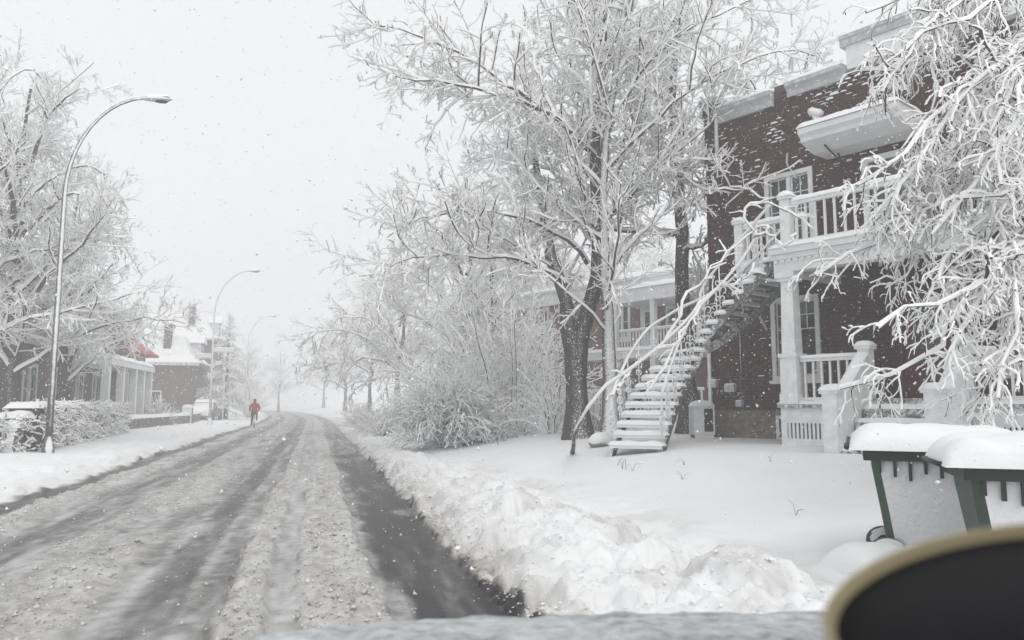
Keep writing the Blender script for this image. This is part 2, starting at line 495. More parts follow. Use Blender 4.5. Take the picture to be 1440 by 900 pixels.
# blocks thrown up by the plough beside the car
for cx, cy_, r, hf in [(a_, b_, c_ * .95, d_ * .88) for a_, b_, c_, d_ in [(2.05, 9.6, 0.34, 0.95), (2.35, 8.9, 0.30, 0.8), (2.0, 7.6, 0.36, 0.75), (2.45, 7.0, 0.46, 0.80), (2.15, 6.3, 0.42, 0.75),
                       (2.75, 6.2, 0.40, 0.62), (2.95, 5.0, 0.40, 0.75), (3.25, 5.2, 0.30, 0.85), (2.35, 5.3, 0.38, 0.55), (3.3, 4.4, 0.34, 0.7),
                       (1.95, 11.5, 0.36, 0.8), (2.2, 13.2, 0.34, 0.7), (1.9, 15.5, 0.35, 0.8), (2.0, 18.0, 0.4, 0.7), (1.9, 10.6, 0.26, 0.9), (2.6, 8.0, 0.33, 0.7),
                       (1.85, 21, .4, .7), (2.1, 24.5, .45, .65), (1.9, 28, .5, .6)]]:
    stamp(cx, cy_, r, hf)
for _ in range(900):
    y = 3.5 + 30 * rg.random() ** 1.8; x = R_EDGE + 0.10 + (0.9 + 1.0 * max(0, 1 - y / 22)) * rg.random()
    stamp(x, y, rg.uniform(0.07, 0.20), rg.uniform(0.5, 0.9), sq=rg.uniform(0.8, 1.2))
for _ in range(4500):
    y = 3.2 + 26 * rg.random() ** 2; x = R_EDGE - 0.03 + 0.8 * abs(rg.normal()) * 0.6
    stamp(x, y, rg.uniform(0.025, 0.075), rg.uniform(0.6, 1.0), dval=0.55 * (x < R_EDGE + 0.22) * rg.random())
for _ in range(700):
    y = 9 + 45 * rg.random() ** 1.4; x = L_EDGE + 0.05 - 1.9 * rg.random() ** 1.3
    stamp(x, y, rg.uniform(0.06, 0.22), rg.uniform(0.35, 0.7))
# clods of slush between the wheel tracks
cnt = 0
while cnt < 16000:
    y = 3.2 + 30 * rg.random() ** 2.0; x = rg.uniform(-4.0, 0.62)
    j = np.searchsorted(YS, y); i = np.searchsorted(XS, x)
    cnt += 1
    w = lump[j, i] * (0.35 + 0.9 * brk[j, i])
    if rg.random() > w: continue
    r = rg.uniform(0.02, 0.045) if rg.random() < 0.8 else rg.uniform(0.04, 0.09)
    stamp(x, y, r, rg.uniform(0.45, 0.85), dval=0.12 + 0.5 * rg.random() ** 2)
rr2 = np.clip(rough_r * (0.35 + 0.65 * near) * (1 - sstep(1.2, 2.6, rx) * .75), 0, 1)
rid = lambda f, sd: 1 - np.abs(fbm(GX * f, GY * f * .9, 3, sd)) * 2.2          # creased, crumbling relief
GZ = GZ + rr2 * (0.060 * rid(2.6, 71) + 0.060 * fbm(GX * 6, GY * 5.5, 4, 72) + 0.034 * rid(9, 73) - 0.06)
GZ = GZ + (1 - on_road) * (lx > 0) * (1 - sstep(1.0, 2.4, lx)) * (0.025 * rid(2.6, 74) + 0.014 * fbm(GX * 7, GY * 5, 3, 75) - .02)

# how clean or wet each place is (real slush, not light)
edge_dirt = np.exp(-np.clip(rx + 0.02, 0, 9) / 0.34) * (rx > -0.1) * (0.45 + 0.8 * np.clip(fbm(GX * 5, GY * 4, 3, 81) + 0.3, 0, 1))
blot = sstep(0.50, 0.80, vnoise(GX * 2.0 + 3, GY * 1.5, 82)) * 0.42 * rough_r * near * (0.5 + 0.5 * sstep(-.2, .5, fbm(GX * 9, GY * 8, 3, 83)))
gut = np.maximum(edge_dirt * 0.95, blot)
dirt = np.maximum(dirt, np.where(GX > -1.5, gut, 0.35 * np.exp(-np.clip(lx, 0, 9) / 0.3) * (lx > -.2)))
smooth_sl = on_road * (1 - np.clip(lump, 0, 1))

def ground_material():
    m, nt, b = new_mat('road_and_snow')
    a = N(nt, 'ShaderNodeAttribute', attribute_name='cover')        # r wet asphalt, g dirt, b slush film, a -
    sx = N(nt, 'ShaderNodeSeparateColor'); nt.links.new(a.outputs['Color'], sx.inputs[0])
    n1 = noise(nt, 9, 5, 0.7, coord='World'); n2 = noise(nt, 70, 3, 0.6, coord='World'); n3 = noise(nt, 1.1, 4, coord='World')
    snow = ramp(nt, n3.outputs[0], [(0.35, tuple(c * 0.96 for c in SNOW_RGB)), (0.65, SNOW_RGB)]).outputs[0]
    dirty = ramp(nt, n1.outputs[0], [(0.32, (0.13, 0.112, 0.094)), (0.68, (0.47, 0.445, 0.41))]).outputs[0]
    film = ramp(nt, n1.outputs[0], [(0.3, (0.15, 0.148, 0.145)), (0.7, (0.30, 0.296, 0.29))]).outputs[0]
    speck = math_n(nt, 'MULTIPLY_ADD', n2.outputs[0], 0.9, -0.45)
    wetv = math_n(nt, 'ADD', sx.outputs[0], math_n(nt, 'MULTIPLY', speck, 0.9))
    wr = N(nt, 'ShaderNodeMapRange', interpolation_type='SMOOTHSTEP'); wr.inputs[1].default_value = 0.05; wr.inputs[2].default_value = 1.0
    nt.links.new(wetv, wr.inputs[0])
    asph = ramp(nt, n2.outputs[0], [(0.35, (0.014, 0.014, 0.016)), (0.75, (0.05, 0.05, 0.053))]).outputs[0]
    c = mixc(nt, sx.outputs[2], snow, film)
    c = mixc(nt, math_n(nt, 'MULTIPLY', sx.outputs[1], 1.0, clamp=True), c, dirty)
    c = mixc(nt, wr.outputs[0], c, asph)
    nt.links.new(c, b.inputs['Base Color'])
    rr = N(nt, 'ShaderNodeMapRange'); rr.inputs[3].default_value = 0.78; rr.inputs[4].default_value = 0.42
    nt.links.new(wr.outputs[0], rr.inputs[0]); nt.links.new(rr.outputs[0], b.inputs['Roughness'])
    b.inputs['Specular IOR Level'].default_value = 0.3
    hs = math_n(nt, 'ADD', math_n(nt, 'MULTIPLY', n1.outputs[0], 0.6), math_n(nt, 'MULTIPLY', n2.outputs[0], 0.35))
    bump(nt, b, hs, 0.02, 0.6)
    return m
M['ground'] = ground_material()
film = np.clip(on_road * (0.97 - 0.38 * np.clip(lump, 0, 1) - 0.20 * band(-0.32, -0.1, 0.05)), 0, 1) * (0.88 + 0.35 * brk2 + 0.3 * fbm(GX * 10, GY * 7, 3, 91))
dirt = np.maximum(dirt, lump * 0.55 * sstep(-0.25, 0.5, fbm(GX * 7, GY * 5, 4, 92)) * on_road)
COVER = np.stack([np.clip(wet, 0, 1), np.clip(dirt, 0, 1), np.clip(film, 0, 1), np.ones_like(wet)], -1)

def sheet(name, i0, i1, kind='structure'):
    X, Y, Zz = GX[:, i0:i1 + 1], GY[:, i0:i1 + 1], GZ[:, i0:i1 + 1]
    nr, nc = X.shape
    idx = np.arange(nr * nc).reshape(nr, nc)
    q = np.stack([idx[:-1, :-1], idx[:-1, 1:], idx[1:, 1:], idx[1:, :-1]], -1).reshape(-1, 4)
    me = np_mesh(name, np.stack([X - curve(Y), Y, Zz], -1).reshape(-1, 3), q, [M['ground']])
    ca = me.attributes.new('cover', 'FLOAT_COLOR', 'POINT')
    ca.data.foreach_set('color', COVER[:, i0:i1 + 1].reshape(-1).astype(np.float32))
    o = link(name, me); tag(o, kind=kind)
    return o
tag(sheet('yard', 0, iS), 'flat snow covered front yards across the road')
tag(sheet('snow_bank', iS, iL), 'low ploughed snow bank along the pavement across the road')
tag(sheet('road', iL, iR), 'street of grey slush with dark wet wheel tracks')
tag(sheet('snow_bank', iR, iB), 'blocky ploughed snow bank along the right kerb')
tag(sheet('lawn', iB, len(XS) - 1), 'smooth snow covered lawn in front of the brick house')

def ground_z(x, y):
    x = x + float(curve(y))
    j = int(np.clip(np.searchsorted(YS, y), 1, len(YS) - 1)); i = int(np.clip(np.searchsorted(XS, x), 1, len(XS) - 1))
    tx = (x - XS[i - 1]) / (XS[i] - XS[i - 1]); ty = (y - YS[j - 1]) / (YS[j] - YS[j - 1])
    a = GZ[j - 1, i - 1] * (1 - tx) + GZ[j - 1, i] * tx; b = GZ[j, i - 1] * (1 - tx) + GZ[j, i] * tx
    return float(a * (1 - ty) + b * ty)

def at_ground(px, d):
    """ground point below the picture column px, d metres ahead"""
    p = at(px, 568, d); return np.array([p[0], p[1], ground_z(p[0], p[1])])

# crumbs of slush thrown about between the tracks and along the kerb
def crumbs(n, seed):
    rng = np.random.default_rng(seed); out = []
    y = 3.4 + 22 * rng.random(n) ** 1.7; x = rng.uniform(-4.3, 2.1, n)
    j = np.clip(np.searchsorted(YS, y), 0, len(YS) - 1); i = np.clip(np.searchsorted(XS, x), 0, len(XS) - 1)
    w = np.where(x < R_EDGE - .05, (lump[j, i] * (0.15 + .8 * brk[j, i]) + 0.03) * on_road[j, i], 0.5 * np.exp(-np.maximum(x - R_EDGE, 0) / .12))
    k = rng.random(n) < w; x, y, j, i = x[k], y[k], j[k], i[k]
    z = GZ[j, i]; m = len(x); r = rng.uniform(.006, .015, m) * np.where(rng.random(m) < .10, 2.0, 1.0)
    o = np.array([[1, 0, 0], [0, 1, 0], [-1, 0, 0], [0, -1, 0], [.1, .1, .85], [0, 0, -.5]])
    a = rng.random(m) * 6.28; ca, sa = np.cos(a), np.sin(a)
    loc = o[None] * r[:, None, None] * rng.uniform(.55, 1.35, (m, 6, 1))
    v_ = np.stack([loc[..., 0] * ca[:, None] - loc[..., 1] * sa[:, None] + x[:, None], loc[..., 0] * sa[:, None] + loc[..., 1] * ca[:, None] + y[:, None], loc[..., 2] + z[:, None] + r[:, None] * .15], -1)
    f_ = np.array([[0, 1, 4], [1, 2, 4], [2, 3, 4], [3, 0, 4], [1, 0, 5], [2, 1, 5], [3, 2, 5], [0, 3, 5]])
    q = (np.arange(m) * 6)[:, None, None] + f_[None]
    return v_.reshape(-1, 3), q.reshape(-1, 3)
def crumb_mat():
    m, nt, b = new_mat('slush_crumb'); n = noise(nt, 6, 4, coord='World')
    r = ramp(nt, n.outputs[0], [(.28, (.26, .235, .21)), (.42, (.46, .44, .41)), (.62, (.66, .65, .635))]); nt.links.new(r.outputs[0], b.inputs['Base Color']); b.inputs['Roughness'].default_value = .7
    return m
def clods(n, seed):
    rng = np.random.default_rng(seed)
    y = 3.6 + 26 * rng.random(n) ** 1.9; x = R_EDGE + .02 + (.35 + 1.9 * np.clip(1 - y / 24, .1, 1)) * rng.random(n) ** 1.25
    j = np.clip(np.searchsorted(YS, y), 0, len(YS) - 1); i = np.clip(np.searchsorted(XS, x), 0, len(XS) - 1)
    k = rng.random(n) < 1.3 * vnoise(x * 2.2, y * 1.8, 77) ** 1.5; x, y, j, i = x[k], y[k], j[k], i[k]
    m = len(x); r = .006 + .015 * rng.random(m) ** 2; z = GZ[j, i] - .55 * r
    o = norm_v(np.array([[1, 0, .1], [.4, .9, -.1], [-.7, .7, .2], [-.8, -.6, 0], [.3, -.95, .15], [.45, .3, .8], [-.4, -.2, .9], [0, 0, -.7]]))
    a = rng.random(m) * 6.28; ca, sa = np.cos(a), np.sin(a)
    loc = o[None] * r[:, None, None] * rng.uniform(.65, 1.25, (m, 8, 1))
    v_ = np.stack([loc[..., 0] * ca[:, None] - loc[..., 1] * sa[:, None] + x[:, None], loc[..., 0] * sa[:, None] + loc[..., 1] * ca[:, None] + y[:, None], loc[..., 2] * .85 + z[:, None] + r[:, None] * .2], -1)
    f_ = np.array([[0, 1, 5], [1, 2, 5], [2, 6, 5], [2, 3, 6], [3, 4, 6], [4, 5, 6], [4, 0, 5], [1, 0, 7], [2, 1, 7], [3, 2, 7], [4, 3, 7], [0, 4, 7]])
    q = (np.arange(m) * 8)[:, None, None] + f_[None]
    return v_.reshape(-1, 3), q.reshape(-1, 3)
norm_v = lambda a: a / np.linalg.norm(a, axis=-1, keepdims=True)
tag(link('snow_clods', np_mesh('snow_clods', *clods(9000, 15), [M['snow']], smooth=False)), 'broken clods lying on the ploughed right bank', 'snow', kind='stuff')
tag(link('slush_crumbs', np_mesh('slush_crumbs', *crumbs(60000, 14), [crumb_mat()], smooth=True)), 'crumbs of brown grey slush on the road', 'slush', kind='stuff')

def seen_ground(px, py):
    """where the ground is seen at a pixel"""
    for d in np.arange(4, 80, .05):
        p = at(px, py, d)
        if p[2] <= ground_z(p[0], p[1]): return np.array([p[0], p[1], ground_z(p[0], p[1])]), d
    return p, d

# ------------------------------------------------------------------ trees and shrubs
WIND = np.array([-0.10, -0.30, 1.0])

def norm(a): return a / np.maximum(np.linalg.norm(a, axis=-1, keepdims=True), 1e-9)

def tube_set(Pp, Rr, k, snow, rng, mode='twig'):
    """Pp (m,n,3), Rr (m,n), snow (m,n) thickness on the upper side -> verts, quads, material index"""
    m, n, _ = Pp.shape
    T = norm(np.gradient(Pp, axis=1))
    U = WIND - (T @ WIND)[..., None] * T
    U = norm(U)
    S = np.cross(T, U)
    horiz = np.sqrt(np.clip(1 - T[..., 2] ** 2, 0, 1))
    sn = snow * (0.30 + 0.70 * horiz)
    sn = sn * (0.4 + 1.2 * rng.random((m, n)))
    a = 2 * np.pi * (np.arange(k)) / k + np.pi           # first vertex = underside
    if k == 4: a = np.radians([146, 214, 290, 430])       # narrow dark underside, snow on the other three faces
    ca, sa = np.cos(a), np.sin(a)
    up = np.clip(ca + 0.15, 0, 1) ** 0.8
    rad = Rr[..., None] + sn[..., None] * (up + 0.28 * np.abs(sa))[None, None, :]
    V = Pp[:, :, None, :] + rad[..., None] * (ca[None, None, :, None] * U[:, :, None, :] + sa[None, None, :, None] * S[:, :, None, :])
    base = (np.arange(m) * n * k)[:, None, None]; row = (np.arange(n - 1) * k)[None, :, None]; j = np.arange(k)[None, None, :]
    j2 = (j + 1) % k
    q = np.stack([base + row + j, base + row + j2, base + row + k + j2, base + row + k + j], -1)
    mid = np.cos((a + np.roll(np.where(np.arange(k) == 0, a + (2 * np.pi), a), -1)) / 2)
    flag = np.array([0, 1, 1, 1]) if k == 4 else (mid > -0.12).astype(np.int32)
    mi = np.broadcast_to(flag[None, None, :], q.shape[:3])
    if mode == 'trunk': mi = np.zeros(q.shape[:3], np.int32)
    return V.reshape(-1, 3), q.reshape(-1, 4), mi.reshape(-1)

def resample(pl, n):
    pl = np.asarray(pl, float)
    # Catmull-Rom smoothing, then even spacing
    q = [pl[0]]
    ext = np.vstack([2 * pl[0] - pl[1], pl, 2 * pl[-1] - pl[-2]])
    for i in range(1, len(ext) - 2):
        p0, p1, p2, p3 = ext[i - 1:i + 3]
        for t in np.linspace(0, 1, 7)[1:]:
            q.append(0.5 * ((2 * p1) + (-p0 + p2) * t + (2 * p0 - 5 * p1 + 4 * p2 - p3) * t * t + (-p0 + 3 * p1 - 3 * p2 + p3) * t ** 3))
    q = np.array(q)
    s = np.concatenate([[0], np.cumsum(np.linalg.norm(np.diff(q, axis=0), axis=1))])
    u = np.linspace(0, s[-1], n)
    return np.stack([np.interp(u, s, q[:, c]) for c in range(3)], -1), s[-1]

def sprout(parents, rng, n, dens, tmin, ang, lr, rmax, wander, trop, lmin=0.12, lmax=9, tip=0.35, flat=0.0, lfall=0.55, rratio=0.6, bias=None):
    """children of all branches of one level, grown together"""
    Pp, Rr, L = parents
    m, npar, _ = Pp.shape
    c = np.floor(dens * L * (1 - tmin) + rng.random(m)).astype(int)
    idx = np.repeat(np.arange(m), c)
    K = len(idx)
    if K == 0: return None
    t = tmin + (1 - tmin) * rng.random(K)
    f = t * (npar - 1); i0 = np.minimum(f.astype(int), npar - 2); fr = (f - i0)[:, None]
    p = Pp[idx, i0] * (1 - fr) + Pp[idx, i0 + 1] * fr
    r0 = Rr[idx, i0] * (1 - fr[:, 0]) + Rr[idx, i0 + 1] * fr[:, 0]
    T = norm(Pp[idx, i0 + 1] - Pp[idx, i0])
    rnd = rng.normal(size=(K, 3))
    if flat: rnd[:, 2] *= (1 - flat)
    if bias is not None: rnd = rnd + np.asarray(bias)
    perp = norm(rnd - (rnd * T).sum(1, keepdims=True) * T)
    aa = np.radians(rng.normal(ang, 10, K))[:, None]
    d = np.cos(aa) * T + np.sin(aa) * perp
    ln = np.clip(lr * L[idx] * (1.05 - lfall * t) * rng.uniform(0.6, 1.25, K), lmin, lmax)
    r = np.minimum(r0 * rratio, rmax) * rng.uniform(0.8, 1.15, K)
    return extend(p, d, ln, r, rng, n, wander, trop, tip)

def extend(p, d, ln, r, rng, n, wander, trop, tip=0.35):
    K = len(p); out = np.zeros((K, n, 3)); out[:, 0] = p; cur = p.copy(); d = d.copy()
    trop = np.asarray(trop, float)
    for i in range(1, n):
        d = norm(d + rng.normal(size=(K, 3)) * wander + trop * (0.5 + i / n))
        cur = cur + d * (ln / (n - 1))[:, None]
        out[:, i] = cur
    rr = r[:, None] * np.linspace(1, tip, n)[None, :]
    return out, rr, ln

def keep_outside(branches, test):
    if branches is None or test is None: return branches
    Pp, Rr, L = branches
    k = ~test(Pp).any(axis=1)
    return Pp[k], Rr[k], L[k]

def stack_meshes(parts):
    vs, qs, ms, off = [], [], [], 0
    for v, q, mi in parts:
        vs.append(v); qs.append(q + off); ms.append(mi); off += len(v)
    return np.concatenate(vs), np.concatenate(qs), np.concatenate(ms)

def make_tree(name, base, trunks, limbs, spec, seed, bark='bark', test=None, snow=0.014, trunk_k=10, twig_bark=None):
    """trunks, limbs: lists of (points, r0, r1) in world space. spec: list of levels."""
    rng = np.random.default_rng(seed)
    base = np.asarray(base, float)
    root = empty(name, base)
    T_parts, parents = [], []
    for pts, r0, r1 in trunks:
        p, L = resample(pts, 16)
        p = p - base
        p[1:-1] += rng.normal(size=(14, 3)) * r0 * 0.12
        t = np.linspace(0, 1, 16)
        rr = (r0 + (r1 - r0) * t ** 0.8) * (1 + 0.45 * np.exp(-t * 16)) * (1 + 0.06 * rng.normal(size=16))
        T_parts.append(tube_set(p[None], rr[None], trunk_k, np.zeros((1, 16)), rng, 'trunk'))
        parents.append((p, rr, L))
    v, q, mi = stack_meshes(T_parts)
    link('trunk', np_mesh('trunk', v, q, [M[bark]]), root)
    C_parts = []
    lv = None
    n = 14
    PL = [(np.stack([np.interp(np.linspace(0, 15, n), np.arange(16), p[:, c]) for c in range(3)], -1), np.interp(np.linspace(0, 15, n), np.arange(16), rr), L) for p, rr, L in parents]
    LB = []
    for pts, r0, r1 in limbs:
        p, L = resample(pts, n)
        p = p - base; p[1:-1] += rng.normal(size=(n - 2, 3)) * 0.03
        LB.append((p, np.linspace(r0, r1, n), L))
    if LB:
        A = (np.stack([x[0] for x in LB]), np.stack([x[1] for x in LB]), np.array([x[2] for x in LB]))
        C_parts.append(tube_set(A[0], A[1], 8, np.full(A[1].shape, snow * 1.3), rng))
    allp = PL + LB
    cur = [(np.stack([x[0] for x in allp]), np.stack([x[1] for x in allp]), np.array([x[2] for x in allp]))]
    T2 = (lambda P_: test(P_ + base)) if test else None
    for li, s in enumerate(spec):
        s = dict(s); k = s.pop('k'); sn = s.pop('snow', snow); skip_trunk = s.pop('limbs_only', False)
        outs = []
        for c in cur:
            if skip_trunk and LB: c = tuple(a[len(PL):] for a in c)
            o = keep_outside(sprout(c, rng, **s), T2)
            if o is not None and len(o[0]): outs.append(o)
        if li == 0 and LB:      # hand-placed limbs carry on as parents beside the new ones
            pass
        if not outs: break
        for o in outs: C_parts.append(tube_set(o[0], o[1], k, np.full(o[1].shape, sn), rng))
        if li == 0 and LB: outs.append(A)
        cur = outs
    v, q, mi = stack_meshes(C_parts)
    link('crown', np_mesh('crown', v, q, [M[twig_bark or 'twig_bark'], M['twig_snow']], mi), root)
    return root

def inside_house(P_):     # keep branches out of the nearest brick house
    d = P_ - np.array([HC[0], HC[1], 0])
    s = d @ np.array([-HD[0], -HD[1], 0]); o = -(d @ np.array([HN[0], HN[1], 0]))
    return (s > -0.05) & (o < 0.12) & (P_[..., 2] < 8.9)

def shrub(name, base, n_stems, height, spread, seed, label, cat='shrub', snow=0.014, group=None, droop=-0.10, dens=(3.0, 6.0), stem_r=0.012, ang=35, lean=0.7, lrat=0.55):
    """many arching stems from one root"""
    rng = np.random.default_rng(seed)
    base = np.asarray(base, float)
    root = empty(name, base)
    a = rng.random(n_stems) * 2 * np.pi; tl = np.abs(rng.normal(0, lean, n_stems))
    d = norm(np.stack([np.cos(a) * np.sin(tl), np.sin(a) * np.sin(tl), np.cos(tl)], -1))
    p = np.stack([np.cos(a), np.sin(a), np.zeros(n_stems)], -1) * rng.random((n_stems, 1)) * spread * 0.18
    p[:, 2] = -0.06
    ln = rng.uniform(0.7, 1.15, n_stems) * (height * np.cos(tl) ** 2 + spread * np.sin(tl) ** 2) * 1.1
    st = extend(p, d, ln, np.full(n_stems, stem_r), rng, 9, 0.07, (0, 0, droop), 0.4)
    parts = [tube_set(st[0], st[1], 5, np.full(st[1].shape, snow), rng)]
    stems = link('stem', np_mesh('stem', *parts[0][:2], [M['twig_bark'], M['twig_snow']], parts[0][2]), root)
    c1 = sprout(st, rng, n=5, dens=dens[0], tmin=0.2, ang=ang, lr=lrat, rmax=0.006, wander=0.10, trop=(0, 0, droop), lmin=0.15)
    c1 = keep_outside(c1, lambda P_: (P_[..., 2] < 0.02))
    c2 = sprout(c1, rng, n=3, dens=dens[1], tmin=0.1, ang=ang, lr=0.5, rmax=0.004, wander=0.12, trop=(0, 0, droop), lmin=0.10, lmax=0.4)
    c2 = keep_outside(c2, lambda P_: (P_[..., 2] < 0.02))
    ps = [tube_set(c1[0], c1[1], 4, np.full(c1[1].shape, snow), rng), tube_set(c2[0], c2[1], 4, np.full(c2[1].shape, snow * 0.9), rng)]
    v, q, mi = stack_meshes(ps)
    tag(link('twigs', np_mesh('twigs', v, q, [M['twig_bark'], M['twig_snow']], mi), root), kind='stuff')
    return tag(root, label, cat, group)

# ------------------------------------------------------------------ houses
class Frame:
    """a house's own axes: x along its front (towards the right end), y into the house, z up"""
    def __init__(s, name, corner, ddir, z0):
        s.C = np.array([corner[0], corner[1], 0.0]); s.D = np.asarray(ddir, float); s.Nn = np.array([s.D[1], -s.D[0], 0.0])
        if s.flipped(): pass
        s.z0 = z0
        ang = math.atan2(-s.D[1], -s.D[0])
        s.root = empty(name, (corner[0], corner[1], z0), ang)
    def flipped(s): return False
    def pix(s, px, py, off):
        r = ray(px, py); t = ((s.C - s.Nn * off - ORG) @ s.Nn) / (r @ s.Nn); p = ORG + r * t
        return (p - s.C) @ (-s.D), p[2]
    def world(s, x, y, z): return s.C + x * (-s.D) + y * s.Nn + np.array([0, 0, z])
    def mb(s): return MBZ(s.z0)

class MBZ(MB):
    """takes absolute heights, stores heights above the house's base"""
    def __init__(s, z0): super().__init__(); s.z0 = z0
    def add(s, vs, fs, mi=0, smooth=False):
        return super().add([(p[0], p[1], p[2] - s.z0) for p in vs], fs, mi, smooth)

def window(F, x0, x1, z0, z1, y=0.0, cols=2, grid=(2, 3), frame='paint_frost', part='window', w=0.09, parent=None, curtain=False, sill=True, mun=0.022):
    m = F.mb(); pr = 0.035
    m.box(x0 - w, x0, y - pr, y + 0.10, z0 - w, z1 + w); m.box(x1, x1 + w, y - pr, y + 0.10, z0 - w, z1 + w)
    m.box(x0, x1, y - pr + .002, y + 0.10, z1, z1 + w); m.box(x0, x1, y - pr + .002, y + 0.10, z0 - w, z0)
    cw = (x1 - x0) / cols
    for i in range(1, cols): m.box(x0 + cw * i - 0.04, x0 + cw * i + 0.04, y - 0.01, y + 0.09, z0, z1)
    if sill: m.box(x0 - w - .04, x1 + w + .04, y - 0.09, y + 0.05, z0 - w - 0.07, z0 - w)
    o = m.build(part, M[frame], parent or F.root)
    if parent is not None and parent.parent is not None: return o
    for i in range(cols):
        a, b = x0 + cw * i + (0.04 if i else 0), x0 + cw * (i + 1) - (0.04 if i < cols - 1 else 0)
        F.mb().box(a, b, y + 0.06, y + 0.075, z0, z1).build('pane', M['glass'], o)
        if curtain: F.mb().box(a, b, y + 0.16, y + 0.18, z0 + (z1 - z0) * .45, z1).build('blind', M['curtain'], o)
        g = F.mb()
        s_ = 0.035
        g.box(a, a + s_, y + 0.035, y + 0.059, z0, z1); g.box(b - s_, b, y + 0.035, y + 0.059, z0, z1)
        g.box(a + s_, b - s_, y + 0.036, y + 0.058, z0, z0 + s_); g.box(a + s_, b - s_, y + 0.036, y + 0.058, z1 - s_, z1)
        gx, gz, zs, ze = grid[0], grid[1], z0, z1
        if len(grid) == 3: zs = z0 + (z1 - z0) * grid[2]
        for k in range(1, gx): xx = a + (b - a) * k / gx; g.box(xx - mun / 2, xx + mun / 2, y + 0.04, y + 0.056, zs, ze)
        for k in range(0 if len(grid) == 3 else 1, gz): zz = zs + (ze - zs) * k / gz; g.box(a + s_, b - s_, y + 0.038, y + 0.057, zz - mun / 2, zz + mun / 2)
        g.build('muntin', M['paint'], o)
    return o

def railing(F, x0, x1, y, zb, zt, n, along='x', posts=(), mat='paint', seed=0, snow=0.06, parent=None, bw=0.038, name='railing'):
    """top and bottom rail, each baluster a piece of its own, snow along the top"""
    xf = None if along == 'x' else (lambda p: (p[1], p[0], p[2]))
    m = F.mb()
    m.box(x0, x1, y - 0.045, y + 0.045, zt - 0.07, zt, xf=xf); m.box(x0, x1, y - 0.035, y + 0.035, zb + 0.06, zb + 0.12, xf=xf)
    o = m.build(name, M[mat], parent or F.root)
    bm_ = MB(); bm_.box(-bw / 2, bw / 2, -bw / 2, bw / 2, 0, zt - zb - 0.19)
    me = bm_.mesh('baluster', M[mat])
    for i in range(n):
        t = x0 + (x1 - x0) * (i + 0.5) / n
        b = link('baluster', me, o)
        b.location = (t, y, zb + 0.12 - F.z0) if along == 'x' else (y, t, zb + 0.12 - F.z0)
    if snow:
        F.mb().pillow(x0, x1, y - 0.045, y + 0.045, zt, snow, 0.015, seed, 0.09, 0.3, xf=xf).build('snow_cap', M['snow'], o)
    return o

# ---- the nearest house: red-brown brick, two storeys, porch and balcony
_a = math.atan((-200 - 720) / FPX * math.cos(PITCH)) + YAW
HD = np.array([math.sin(_a), math.cos(_a), 0.0]); HN = np.array([HD[1], -HD[0], 0.0])
HC = at(1003, 617, 18.0)
F1 = Frame('brick_house', HC, HD, 0.62)
R1 = F1.root
tag(R1, 'two storey red brown brick house with white porch, balcony and snow on its bricks', 'house')
W1 = 10.5                       # front length
ZF, ZP, ZB = 1.36, 1.50, 4.42   # top of foundation, porch floor, balcony deck
# openings in the front: x0,x1,z0,z1
OPEN = [(1.70, 2.62, 2.10, 3.70), (1.66, 2.60, 4.95, 6.45), (4.30, 5.25, 1.5, 3.62), (6.1, 7.6, 2.1, 3.75), (3.75, 4.75, 4.42, 6.45), (5.9, 7.2, 5.0, 6.45), (0.0, 0.0, 0, 0)]

def wall_with_openings(F, x0, x1, z0, z1, y0, y1, opens, name, mat):
    xsx = sorted({x0, x1, *[a for o in opens for a in o[:2] if x0 < a < x1]}); m = F.mb()
    for a, b in zip(xsx[:-1], xsx[1:]):
        cuts = sorted([(o[2], o[3]) for o in opens if o[0] <= a + 1e-6 and o[1] >= b - 1e-6])
        z = z0
        for c0, c1 in cuts:
            if c0 > z: m.box(a, b, y0, y1, z, min(c0, z1))
            z = max(z, c1)
        if z < z1: m.box(a, b, y0, y1, z, z1)
    return m.build(name, mat, F.root)
wall_with_openings(F1, 0.0, W1, ZF, 8.30, 0.012, 0.30, OPEN, 'wall', M['mortar'])
F1.mb().box(0.02, 0.28, 0.31, 10, ZF, 8.30).build('side_wall', M['brick_brown'], R1)
F1.mb().box(W1 - .28, W1, 0.31, 10, ZF, 8.30).build('side_wall', M['brick_brown'], R1)
F1.mb().box(0.02, W1, 10.001, 10.3, ZF, 8.30).build('rear_wall', M['brick_brown'], R1)
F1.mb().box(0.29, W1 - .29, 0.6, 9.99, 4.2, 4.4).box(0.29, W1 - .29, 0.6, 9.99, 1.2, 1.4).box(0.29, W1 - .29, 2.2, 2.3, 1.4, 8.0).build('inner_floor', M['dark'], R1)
fo = F1.mb(); fo.box(-0.02, W1, -0.035, 0.30, 0.2, ZF); fo.box(-0.02, 0.28, 0.301, 10, 0.2, ZF); fo.build('foundation', M['concrete'], R1)
F1.mb().box(0.0, W1, 0.0, 10.3, 8.301, 8.4).build('roof', M['slate'], R1)
F1.mb().pillow(0.0, W1, 0.3, 10.3, 8.401, 0.22, 0, 3, 0.4).build('roof_snow', M['snow'], R1)

